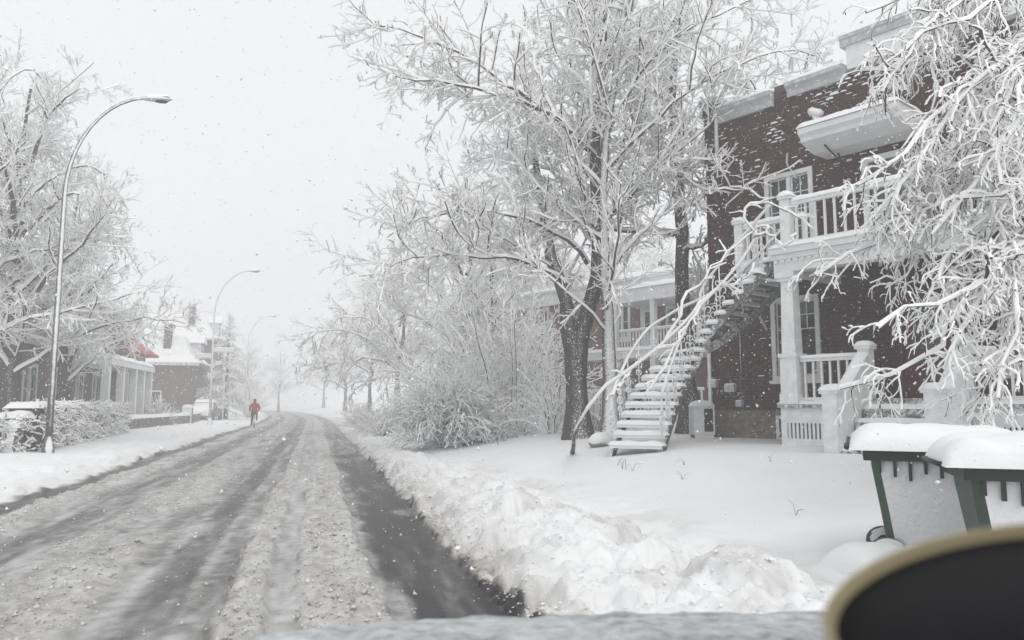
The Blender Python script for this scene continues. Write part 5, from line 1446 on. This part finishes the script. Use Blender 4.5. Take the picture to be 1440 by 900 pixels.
# ------------------------------------------------------------------ street lamps
def street_lamp(base, h, reach, mat, label, signs=False):
    z = ground_z(*base); r_ = empty('street_lamp', (base[0], base[1], z)); tag(r_, label, 'street lamp', 'street lamps along the left kerb')
    MB().lathe([(.16, -.1), (.16, .12), (.13, .2), (.115, .45)], 10).build('base', mat, r_)
    hs = h * .70
    pts = [(0, 0, .3), (0, 0, hs * .5), (0, 0, hs)]
    rs = [.09, .075, .06]
    for i in range(1, 11):
        a = i / 10 * math.pi / 2 * .93
        pts.append((reach * (1 - math.cos(a)), 0, hs + (h - hs) * math.sin(a))); rs.append(.057 - .017 * i / 10)
    MB().tube(pts, rs, 10).build('pole', mat, r_)
    e = pts[-1]; hd = MB(); 
    hd.lathe([(.03, -.02), (.13, .03), (.15, .08), (.10, .13), (.03, .15)], 12, xf=lambda p: (e[0] + .34 + p[0] * 2.9, e[1] + p[1] * 1.0, e[2] - .06 + p[2] + (p[0]) * .12))
    head = hd.build('lamp_head', M['pole_pale'], r_)
    MB().lathe([(.08, -.035), (.10, .0), (.08, .02)], 10, xf=lambda p: (e[0] + .46 + p[0] * 2.0, e[1] + p[1], e[2] - .05 + p[2])).build('lens', M['dark'], head)
    MB().pillow(-.30, .34, -.10, .10, 0, .09, 0, 3, .05, .5, xf=lambda p: (e[0] + .34 + p[0], p[1], e[2] + .06 + p[2] + p[0] * .08)).build('snow_cap', M['snow'], head)
    sn = [(p[0] - .01, p[1], p[2] + .05) for p in pts[6:]]
    MB().tube(sn, [.02] + [.05] * (len(sn) - 2) + [.03], 6).build('snow_cap', M['snow'], r_)
    if signs:
        for (y, zz, l0, l1) in ((-.1, 4.45, -1.05, -.06), (-.1, 4.85, .06, 1.3)):
            s_ = MB().box(l0, l1, -.02, .02, zz - .16, zz + .08).build('sign_plate', M['pole_pale'], r_)
            MB().pillow(l0, l1, -.05, .05, zz + .08, .12, .02, 5, .08, .3).build('snow_cap', M['snow'], s_)
            MB().pillow(l0, l1, 0, .26, 0, .04, .0, 6, .08, .3, xf=lambda p: (p[0], -.022 - p[2], zz - .17 + p[1])).build('snow_crust', M['snow'], s_)
    return r_
pa = on_ground(67, 640, .12)
street_lamp((pa[0], pa[1]), 10.2, 2.15, M['pole'], 'nearest street lamp with dark snow streaked pole beside the hedge')
street_lamp((-6.6, 53.5), 10.2, 2.3, M['pole_pale'], 'second street lamp carrying two snow covered street signs', True)
street_lamp((-6.9, 83.0), 10.4, 2.3, M['pole_pale'], 'farthest street lamp, faint behind the cyclist')

# ---- low stone wall with pillars
w0 = on_ground(166, 606, .2); w1 = on_ground(262, 596, .2); w2 = on_ground(287, 589, .2)
WR = empty('stone_wall', (w0[0], w0[1], ground_z(w0[0], w0[1]))); tag(WR, 'low grey stone garden wall with snow cap and pillar ahead of the mansard house', 'wall')
rgs = np.random.default_rng(8)
def wall_run(a, b, h, key):
    a = np.array([a[0] - w0[0], a[1] - w0[1]]); b = np.array([b[0] - w0[0], b[1] - w0[1]]); L = np.linalg.norm(b - a); g = (b - a) / L
    xf = lambda p: (a[0] + g[0] * p[0] - g[1] * p[1], a[1] + g[1] * p[0] + g[0] * p[1], p[2])
    MB().box(0, L, -.17, .17, -.3, h - .02, xf=xf).build('core', M['dark'], WR)
    for row in range(3):
        x = -.2 * (row % 2); z = row * h / 3 - (.1 if row == 0 else 0)
        while x < L:
            l = rgs.uniform(.5, 1.1); o = .02 * rgs.random()
            MB().box(max(x, 0) + .012, min(x + l, L) - .012, -.2 - o, .2 + o, z + .01, (row + 1) * h / 3 - .012, xf=xf).build('stone', M['stone'], WR)
            x += l
    MB().pillow(0, L, -.22, .22, h, .2, .03, key, .25, .25, xf=xf, maxn=60).build('snow_cap', M['snow'], WR)
wall_run((w0[0], w0[1] + .6), w1, .50, 4); wall_run((w1[0] + .05, w1[1] + .7), w2, .55, 5)
pz = MB().box(w1[0] - w0[0] - .3, w1[0] - w0[0] + .3, w1[1] - w0[1] - .0, w1[1] - w0[1] + .6, -.3, 1.0).build('pillar', M['stone'], WR)
MB().pillow(w1[0] - w0[0] - .3, w1[0] - w0[0] + .3, w1[1] - w0[1], w1[1] - w0[1] + .6, 1.0, .22, .04, 4, .1).build('snow_cap', M['snow'], pz)
# planter at the left edge
gp = on_ground(4, 640, .15)
PR = empty('planter_box', (gp[0], gp[1], ground_z(gp[0], gp[1]))); tag(PR, 'dark planter box topped with snow at the left picture edge before the hedge', 'planter')
MB().prism([(-.7, -.1), (.28, -.1), (.36, .55), (-.7, .55)], -.3, .3, 'y').build('box', M['stone'], PR); MB().box(-.7, .40, -.34, .34, .551, .63).build('rim', M['stone'], PR)
MB().pillow(-.7, .40, -.34, .34, .63, .24, .02, 6, .1).build('snow_cap', M['snow'], PR)

# ---- snow-covered boulder and heat pump by the stair
gbd = on_ground(845, 612, 0.66); gbd = np.array([gbd[0], gbd[1], ground_z(gbd[0], gbd[1])])
gbd = at_ground(845, 16.5)
bm = bmesh.new(); bmesh.ops.create_icosphere(bm, subdivisions=3, radius=1)
for v_ in bm.verts:
    n_ = float(fbm(np.array(v_.co.x * 1.7 + 4), np.array(v_.co.y * 1.7 + v_.co.z), 3, 3)); v_.co = Vector((v_.co.x * .28, v_.co.y * .25, v_.co.z * .19)) * (1 + .18 * n_); v_.co.z += .10
for f_ in bm.faces: f_.smooth = True
me = bpy.data.meshes.new('boulder'); bm.to_mesh(me); bm.free(); me.materials.append(M['snow_rock'] if 'snow_rock' in M else frosted('snowy_boulder', (.2, .19, .18), .9, -.25, .1, 5, .3, wind=(0, -.3, 1)))
bo = link('boulder', me); bo.location = gbd; tag(bo, 'rounded boulder under snow between the pale trunk and the stair foot', 'boulder')
hp = at_ground(985, 17.6)
HR = empty('heat_pump', hp, math.radians(-12)); tag(HR, 'grey heat pump unit with snow on top between stair and downpipe', 'heat pump')
MB().box(-.20, .24, -.18, .18, -.05, .08).build('base', M['stone'], HR)
MB().box(-.22, .26, -.20, .20, .081, .72).build('cabinet', M['metal_trim'], HR)
MB().box(-.18, -.02, -.206, -.201, .15, .66).build('grille', M['paint_frost'], HR); MB().box(.02, .22, -.206, -.201, .15, .66).build('fan_grille', M['dark'], HR)
MB().pillow(-.22, .26, -.20, .20, .72, .13, .02, 5, .07).build('snow_cap', M['snow'], HR)

# ---- two wheeled bins in the snow
def bin_mat():
    m, nt, b = new_mat('bin_green')
    n = noise(nt, 5, 3); r = ramp(nt, n.outputs[0], [(.3, (.018, .045, .028)), (.7, (.03, .065, .042))])
    f = snow_fac(nt, (-.30, -.93, .2), .66, .74, 9, .34); bn = noise(nt, 22, 5, .7, coord='World'); bump(nt, b, bn.outputs[0], .035, .8); nt.links.new(mixc(nt, f, r.outputs[0], SNOW_RGB), b.inputs['Base Color']); b.inputs['Roughness'].default_value = .5
    return m
M['bin'] = bin_mat(); M['bin_dark'] = plain('bin_lid_dark', (.012, .022, .016), .5, .2)
def wheelie_bin(loc, rz, sc, label, seed):
    r_ = empty('wheeled_bin', loc, rz); r_.scale = (sc * 1.18, sc * 1.18, sc); tag(r_, label, 'bin', 'wheeled bins in the snow')
    W0, W1_, D0, D1_ = .24, .31, .34, .44
    vs = []
    for z, k_ in ((.04, 0), (.08, .02), (.45, .45), (.80, .9), (.93, 1.0)):
        w = W0 + (W1_ - W0) * k_; d_ = D0 + (D1_ - D0) * k_; c = .05
        vs += [(-w + c, -d_, z), (w - c, -d_, z), (w, -d_ + c, z), (w, d_ - c, z), (w - c, d_, z), (-w + c, d_, z), (-w, d_ - c, z), (-w, -d_ + c, z)]
    fs = [(i * 8 + j, i * 8 + (j + 1) % 8, (i + 1) * 8 + (j + 1) % 8, (i + 1) * 8 + j) for i in range(4) for j in range(8)] + [tuple(range(8))[::-1]]
    MB().add(vs, fs).build('body', M['bin'], r_)
    rim = MB()
    rim.box(-.35, .35, -.49, -.44, .90, .985).box(-.35, .35, .44, .49, .90, .985).box(-.35, -.31, -.44, .44, .90, .985).box(.31, .35, -.44, .44, .90, .985)
    for i in range(7): rim.box(-.30 + i * .095, -.285 + i * .095, -.475, -.442, .80, .90)
    for i in range(9): rim.box(-.345, -.30, -.40 + i * .097, -.38 + i * .097, .74 + .03 * (i % 3), .90)
    rim.build('rim', M['bin_dark'], r_)
    lid = MB().prism([(-.52, .988), (-.52, 1.0), (-.3, 1.02), (.3, 1.02), (.50, 1.0), (.50, .988)], -.37, .37, 'x').build('lid', M['bin_dark'], r_)
    MB().pillow(-.37, .37, -.52, .56, .99, .21, .025, seed, .045, .34).build('snow_cap', M['snow'], lid)
    hd = MB().tube([(-.25, .50, .98), (-.25, .60, 1.0), (.25, .60, 1.0), (.25, .50, .98)], .018, 8).build('handle', M['bin_dark'], r_)
    for sx in (-1, 1):
        xf = lambda p, sx=sx: (sx * .28 + p[2] * .6, .36 + p[0], .13 + p[1])
        w_ = MB().lathe([(.06, -.05), (.125, -.05), (.135, -.02), (.135, .02), (.125, .05), (.06, .05)], 18, xf=xf).build('wheel', M['bin'], r_)
        MB().lathe([(.01, -.055), (.06, -.056), (.06, .056), (.01, .055)], 12, xf=xf).build('hub', M['bin_dark'], w_)
    return r_
def bin_at(px, d, rz, sc, label, seed):
    g = at_ground(px, d); return wheelie_bin((g[0], g[1], g[2] - .10), rz, sc, label, seed)
bin_at(1312, 6.4, math.radians(52), .95, 'dark green wheeled bin with snow plastered side, the farther one, wholly in view', 5)
bin_at(1462, 5.2, math.radians(56), .95, 'dark green wheeled bin with snow topped lid cut off by the right picture edge', 9)
hs_ = at_ground(1236, 6.35)
MB_s = MB().pillow(-.42, .55, -.35, .35, -.08, .30, 0, 12, .05, .6)
so = MB_s.build('snow_heap', M['snow']); so.location = hs_; tag(so, 'small heap of snow against the foot of the farther bin', 'snow heap')

# ---- cyclist in a red jacket, riding away
cyp = on_ground(357, 603, 0.0); cz = ground_z(cyp[0], cyp[1])
BK = empty('bicycle', (cyp[0], cyp[1], cz - .01), math.radians(4)); tag(BK, 'dark bicycle ridden along the slushy road', 'bicycle')
M['bike'] = plain('bicycle_frame_paint', (.03, .03, .035), .4)
for nm, y in (('wheel', -.52), ('wheel', .54)):
    ring = [(0, y + .32 * math.cos(a * math.pi / 12), .34 + .32 * math.sin(a * math.pi / 12)) for a in range(25)]
    w_ = MB().tube(ring, .022, 6, cap=False).build(nm, M['rubber'], BK)
    sp = MB()
    for a in range(8): sp.tube([(0, y, .34), (0, y + .3 * math.cos(a * .785), .34 + .3 * math.sin(a * .785))], .003, 3)
    sp.build('spokes', M['pole_pale'], w_)
fr = MB(); bbk, seat_, headt = (0, -.08, .30), (0, -.26, .86), (0, .36, .84)
for a, b in ((bbk, seat_), (bbk, (0, .40, .66)), ((0, -.23, .78), headt), (bbk, (0, -.52, .34)), ((0, -.24, .80), (0, -.52, .34)), (headt, (0, .54, .34))): fr.tube([a, b], .02, 6)
fr.build('frame', M['bike'], BK)
MB().tube([(-.28, .30, 1.0), (-.1, .40, 1.02), (.1, .40, 1.02), (.28, .30, 1.0)], .015, 6).tube([(0, .40, 1.02), headt], .016, 6).build('handlebar', M['bike'], BK)
MB().pillow(-.09, .09, -.40, -.14, .88, .06, 0, 1, .05).build('saddle', M['rubber'], BK)
MB().tube([(-.12, -.08, .30), (.12, -.08, .30)], .012, 5).box(-.2, -.1, -.12, .0, .12, .15).box(.1, .2, -.16, -.04, .44, .47).build('pedals', M['bike'], BK)

def skin_mesh(name, joints, edges, sub=2):
    bm = bmesh.new(); ly = bm.verts.layers.skin.verify(); vs = []
    for (p, r) in joints:
        v_ = bm.verts.new(p); v_[ly].radius = (r, r) if not hasattr(r, '__len__') else r; vs.append(v_)
    vs[0][ly].use_root = True
    for a, b in edges: bm.edges.new((vs[a], vs[b]))
    me = bpy.data.meshes.new(name + '_bones'); bm.to_mesh(me); bm.free()
    o = bpy.data.objects.new(name, me); COL.objects.link(o)
    o.modifiers.new('skin', 'SKIN'); ss = o.modifiers.new('sub', 'SUBSURF'); ss.levels = sub; ss.render_levels = sub
    dg = bpy.context.evaluated_depsgraph_get(); dg.update()
    out = bpy.data.meshes.new_from_object(o.evaluated_get(dg)); bpy.data.objects.remove(o); out.name = name
    return out
J = [((0, -.24, .98), .15), ((0, -.18, 1.15), .155), ((0, -.04, 1.36), .17), ((0, .02, 1.50), .09), ((0, .05, 1.58), .07), ((0, .07, 1.68), .115), ((0, .08, 1.76), .10),
     ((-.18, .02, 1.42), .085), ((-.27, .12, 1.22), .065), ((-.26, .28, 1.06), .05), ((-.26, .33, 1.03), .04),
     ((.18, .02, 1.42), .085), ((.27, .12, 1.22), .065), ((.26, .28, 1.06), .05), ((.26, .33, 1.03), .04),
     ((-.10, -.16, .92), .115), ((-.12, .10, .66), .08), ((-.14, -.06, .26), .055), ((-.14, .08, .19), .045),
     ((.10, -.16, .94), .115), ((.13, .20, .86), .08), ((.14, -.02, .56), .055), ((.14, .08, .49), .045)]
E_ = [(0, 1), (1, 2), (2, 3), (3, 4), (4, 5), (5, 6), (2, 7), (7, 8), (8, 9), (9, 10), (2, 11), (11, 12), (12, 13), (13, 14), (0, 15), (15, 16), (16, 17), (17, 18), (0, 19), (19, 20), (20, 21), (21, 22)]
pm = skin_mesh('body', J, E_, 1)
for m_ in (plain('red_jacket', (.26, .015, .028), .7, .2, 14), plain('dark_trousers', (.03, .03, .035), .8), plain('glove_black', (.02, .02, .02), .7), plain('skin', (.45, .28, .22), .6)): pm.materials.append(m_)
for p in pm.polygons:
    c = p.center; p.use_smooth = True
    p.material_index = 2 if (c.y > .27 and c.z > .95 and abs(c.x) > .2) else (1 if c.z < .93 or (c.z < 1.0 and abs(c.x) > .06 and c.y > -.12 and c.z < .98 and abs(c.x) < .2) else (3 if (c.y > .155 and 1.60 < c.z < 1.76) else 0))
PRS = link('person', pm); PRS.location = (cyp[0], cyp[1], cz - .01); PRS.rotation_euler = (0, 0, math.radians(4))
tag(PRS, 'person in a red hooded jacket and dark trousers riding the bicycle', 'person')

# ---- parked car under snow, far left
def car_shell(mb, prof, w, top_in, mi=0):
    """lofted body: side outline cut at half widths, sides leaning in above the belt"""
    pass
gc = at_ground(290, 62)
PC = empty('parked_car', (gc[0], gc[1], gc[2] - .05), math.radians(90 - 6)); tag(PC, 'parked car buried in snow beside the second lamp post', 'car')
vs = []
sec = [(-2.1, .45, .75, .75), (-2.0, .30, .95, .82), (-1.3, .28, 1.02, .88), (-.9, .28, 1.45, .88), (.3, .28, 1.48, .88), (1.0, .28, 1.05, .88), (1.9, .30, .92, .84), (2.15, .42, .7, .76)]
for x, z0, z1, w in sec: vs += [(x, -w, z0), (x, -w, min(z1, .95)), (x, -w * .72, z1), (x, w * .72, z1), (x, w, min(z1, .95)), (x, w, z0)]
n = len(sec); fs = [(i * 6 + j, (i + 1) * 6 + j, (i + 1) * 6 + (j + 1) % 6, i * 6 + (j + 1) % 6) for i in range(n - 1) for j in range(6)] + [tuple(range(6)), tuple((n - 1) * 6 + j for j in range(6))[::-1]]
MB().add(vs, fs, 0, True).build('body', frosted('car_paint_grey', (.12, .12, .13), .4, .1, .5, 4), PC)
for sx in (-1, 1): MB().add([(-.80, sx * .86, .98), (.30, sx * .86, .98), (.20, sx * .70, 1.36), (-.75, sx * .70, 1.36)], [(0, 1, 2, 3)]).box(-.8, .3, sx * .62 - .01, sx * .62 + .01, 1.0, 1.3).build('side_window', M['glass'], PC)
MB().pillow(-.95, .45, -.66, .66, 1.44, .22, .03, 3, .15).build('roof_snow', M['snow'], PC); MB().pillow(1.0, 2.1, -.72, .72, .93, .18, .02, 4, .15).build('hood_snow', M['snow'], PC)
for x in (-1.35, 1.35):
    for sy in (-1, 1):
        xf = lambda p, x=x, sy=sy: (x + p[0], sy * .80 + p[2], .31 + p[1])
        w_ = MB().lathe([(.18, -.1), (.31, -.1), (.33, -.05), (.33, .05), (.31, .1), (.18, .1)], 16, xf=xf).build('wheel', M['rubber'], PC)

# ---- the car the picture is taken from
M['car_paint'] = frosted('iced_car_paint', (.20, .23, .25), .5, .30, .75, 9, .55, wind=(0, 0, 1))
M['ice_crust'] = None
def crust():
    m, nt, b = new_mat('frozen_slush_on_hood')
    n = noise(nt, 26, 6, .7); n2 = noise(nt, 4, 3)
    mm = math_n(nt, 'ADD', math_n(nt, 'MULTIPLY', n.outputs[0], .65), math_n(nt, 'MULTIPLY', n2.outputs[0], .35))
    r = ramp(nt, mm, [(.38, (.14, .15, .155)), (.50, (.38, .40, .41)), (.66, (.60, .62, .63))]); nt.links.new(r.outputs[0], b.inputs['Base Color'])
    b.inputs['Roughness'].default_value = .55; bump(nt, b, n.outputs[0], .012, .8)
    return m
M['ice_crust'] = crust()
CX = 0.40; CARZ = 0.02
CR = empty('car', (CX, -0.2, CARZ), math.radians(-7)); tag(CR, 'frost covered car hood at the bottom edge, the car the picture is taken from', 'car')
def carp(x, y, z): return (x, y + .2, z - CARZ)
us = np.linspace(-1, 1, 61); yv = np.array([.98, 1.08, 1.18, 1.28, 1.36, 1.43, 1.49, 1.55, 1.61, 1.67, 1.74, 1.82, 1.90, 1.97])
zc = np.interp(yv, [.98, 1.2, 1.36, 1.49, 1.55, 1.65, 1.75, 1.85, 1.97], [1.105, 1.102, 1.094, 1.082, 1.070, 1.037, .995, .94, .80])
vs = []
for j, y in enumerate(yv):
    for u in us:
        x = u * .90; edge = -.05 * abs(u) ** 5 - .004 * u * u - .012 * u
        nz = .010 * float(fbm(np.array(x * 14), np.array(y * 14), 3, 5)) + .006 * float(fbm(np.array(x * 45), np.array(y * 45), 2, 6))
        vs.append(carp(x, y - .08 * u * u, zc[j] + edge + nz))
W_ = 61
fs = [(j * W_ + i, j * W_ + i + 1, (j + 1) * W_ + i + 1, (j + 1) * W_ + i) for j in range(len(yv) - 1) for i in range(60)]
MB().add(vs, fs, 0, True).build('hood', M['ice_crust'], CR)
# lower body, fenders and bumper as one loft along the car
sec = [(-2.55, .50, .85, .78), (-2.4, .32, 1.02, .86), (-1.2, .28, 1.04, .89), (.85, .28, 1.03, .89), (1.4, .28, .97, .88), (1.85, .32, .84, .84), (2.02, .40, .72, .74)]
vs = []
for y, z0, z1, w in sec: vs += [carp(-w + .04, y, z0), carp(-w, y, z0 + .1), carp(-w, y, z1 - .08), carp(-w + .06, y, z1), carp(w - .06, y, z1), carp(w, y, z1 - .08), carp(w, y, z0 + .1), carp(w - .04, y, z0)]
n = len(sec); fs = [(i * 8 + j, (i + 1) * 8 + j, (i + 1) * 8 + (j + 1) % 8, i * 8 + (j + 1) % 8) for i in range(n - 1) for j in range(8) if not (j == 3 and sec[i][0] >= -1.3 and sec[i][0] < .8)] + [tuple(range(8)), tuple((n - 1) * 8 + j for j in range(8))[::-1]]
MB().add(vs, fs, 0, True).build('body', M['car_paint'], CR)
MB().prism([(-2.3, 1.66), (-2.0, 1.74), (-.9, 1.80), (.02, 1.76), (.06, 1.73), (-.9, 1.75), (-2.0, 1.69)], -.66, .66, 'x', xf=lambda p: carp(*p)).build('roof', M['car_paint'], CR)
for sx in (-1, 1):
    MB().tube([carp(sx * .80, .50, 1.03), carp(sx * .66, -.10, 1.75)], .035, 6).build('pillar', M['car_paint'], CR)
    MB().tube([carp(sx * .82, -1.0, 1.0), carp(sx * .66, -1.0, 1.76)], .04, 6).build('pillar', M['car_paint'], CR)
    MB().tube([carp(sx * .80, -2.45, 1.0), carp(sx * .64, -2.2, 1.70)], .05, 6).build('pillar', M['car_paint'], CR)
    hl = MB().lathe([(.02, -.04), (.09, -.03), (.10, .02), (.06, .05)], 12, xf=lambda p, sx=sx: carp(sx * .62 + p[0], 1.93 + p[2], .70 + p[1] * .7)).build('headlight', M['pole_pale'], CR)
for y in (-1.75, 1.35):
    for sx in (-1, 1):
        xf = lambda p, y=y, sx=sx: carp(sx * .80 + p[2], y + p[0], .33 + CARZ + p[1])
        w_ = MB().lathe([(.2, -.1), (.32, -.1), (.335, -.06), (.335, .06), (.32, .1), (.2, .1)], 20, xf=xf).build('wheel', M['rubber'], CR)
        MB().lathe([(.02, -.09), (.2, -.095), (.2, .095), (.02, .09)], 14, xf=xf).build('rim', M['pole_pale'], w_)
MB().box(-.80, .80, .02, .78, 1.06, 1.18, xf=lambda p: carp(*p)).build('dashboard', M['rubber'], CR)
for sx in (-.40, .40): MB().box(sx - .25, sx + .25, -1.25, -.75, .5, .75, xf=lambda p: carp(*p)).box(sx - .24, sx + .24, -1.35, -1.2, .751, 1.4, xf=lambda p: carp(*p)).build('seat', M['rubber'], CR)

# ---- round tub on the dashboard, close and out of focus
cc = at(1482, 842, .40)
RT = .110
TA = Matrix.Rotation(math.radians(-15), 3, Vector((FV[0], FV[1], 0))) @ Matrix.Rotation(math.radians(5), 3, Vector((RV[0], RV[1], 0)))
hc = (cc[2] - 1.186) / TA[2][2]
TB = empty('round_tub', Vector(cc) - TA @ Vector((0, 0, hc))); tag(TB, 'blurred round black tub with beige rim at the bottom right corner', 'tub')
TB.rotation_mode = 'QUATERNION'; TB.rotation_quaternion = TA.to_quaternion()
M['tub'] = plain('black_plastic', (.006, .006, .008), .7, .2, 20, .15); M['tub_rim'] = plain('beige_rim', (.30, .255, .15), .6, .1, 10)
MB().lathe([(RT * .8, 0), (RT * .9, .01), (RT, hc - .012), (RT - .003, hc - .007)], 64).build('wall', M['tub'], TB)
MB().lathe([(RT - .004, hc - .007), (RT + .002, hc - .005), (RT + .002, hc - .001), (RT - .0005, hc + .001), (RT - .003, hc - .001), (RT - .004, hc - .008), (RT - .005, hc - .010)], 64, cap=False).build('rim', M['tub_rim'], TB)
MB().lathe([(RT - .005, hc - .010), (RT - .02, hc - .06), (RT * .6, hc - .075), (.01, hc - .075)], 64, cap=False).build('lining', M['tub'], TB)

# ------------------------------------------------------------------ falling snow
rf_ = np.random.default_rng(99)
def flakes(nf, x0, x1, y0, y1, z0, z1, s0, s1):
    c = np.stack([rf_.uniform(x0, x1, nf), rf_.uniform(y0, y1, nf), rf_.uniform(z0, z1, nf)], -1)
    c = c[~((c[:, 1] < 2.4) & (c[:, 0] > -1.0) & (c[:, 0] < 1.8))]
    c = c[np.linalg.norm(c - ORG, axis=1) > 2.6]
    n = len(c); s = rf_.uniform(s0, s1, n) * rf_.uniform(.7, 1.3, n)
    o = np.array([[1, 0, 0], [-.5, .87, 0], [-.5, -.87, 0], [0, 0, 1], [0, 0, -1]], float)
    v_ = c[:, None, :] + o[None] * s[:, None, None] * rf_.uniform(.5, 1.4, (n, 5, 1))
    f_ = np.array([[0, 1, 3], [1, 2, 3], [2, 0, 3], [1, 0, 4], [2, 1, 4], [0, 2, 4]])
    q = (np.arange(n) * 5)[:, None, None] + f_[None]
    return v_.reshape(-1, 3), q.reshape(-1, 3)
sets = [flakes(15000, -8, 12, 2.5, 14, .6, 9, .005, .010), flakes(24000, -14, 16, 10, 34, .4, 12, .008, .014), flakes(5000, -22, 22, 30, 70, .4, 13, .010, .017)]
vv, qq, off = [], [], 0
for v_, q_ in sets: vv.append(v_); qq.append(q_ + off); off += len(v_)
fm, fnt, fbs = new_mat('snowflake'); fbs.inputs['Base Color'].default_value = (.9, .91, .92, 1); fbs.inputs['Roughness'].default_value = .8
tag(link('falling_snow', np_mesh('falling_snow', np.concatenate(vv), np.concatenate(qq), [fm])), 'snowflakes falling through the air', 'snow', kind='stuff')

# ------------------------------------------------------------------ the snowy air
HZ = MB().box(-310, 310, -70, 610, -1.5, 17.0).build('haze', [])
hm = bpy.data.materials.new('haze'); hm.use_nodes = True; hn = hm.node_tree; hn.nodes.clear()
ho = hn.nodes.new('ShaderNodeOutputMaterial'); hv = hn.nodes.new('ShaderNodeVolumePrincipled')
hv.inputs['Color'].default_value = (.97, .975, .985, 1); hv.inputs['Density'].default_value = 0.0078; hv.inputs['Anisotropy'].default_value = 0.2
hn.links.new(hv.outputs[0], ho.inputs['Volume']); HZ.data.materials.append(hm); tag(HZ, 'pale air thick with falling snow', 'haze', kind='stuff')
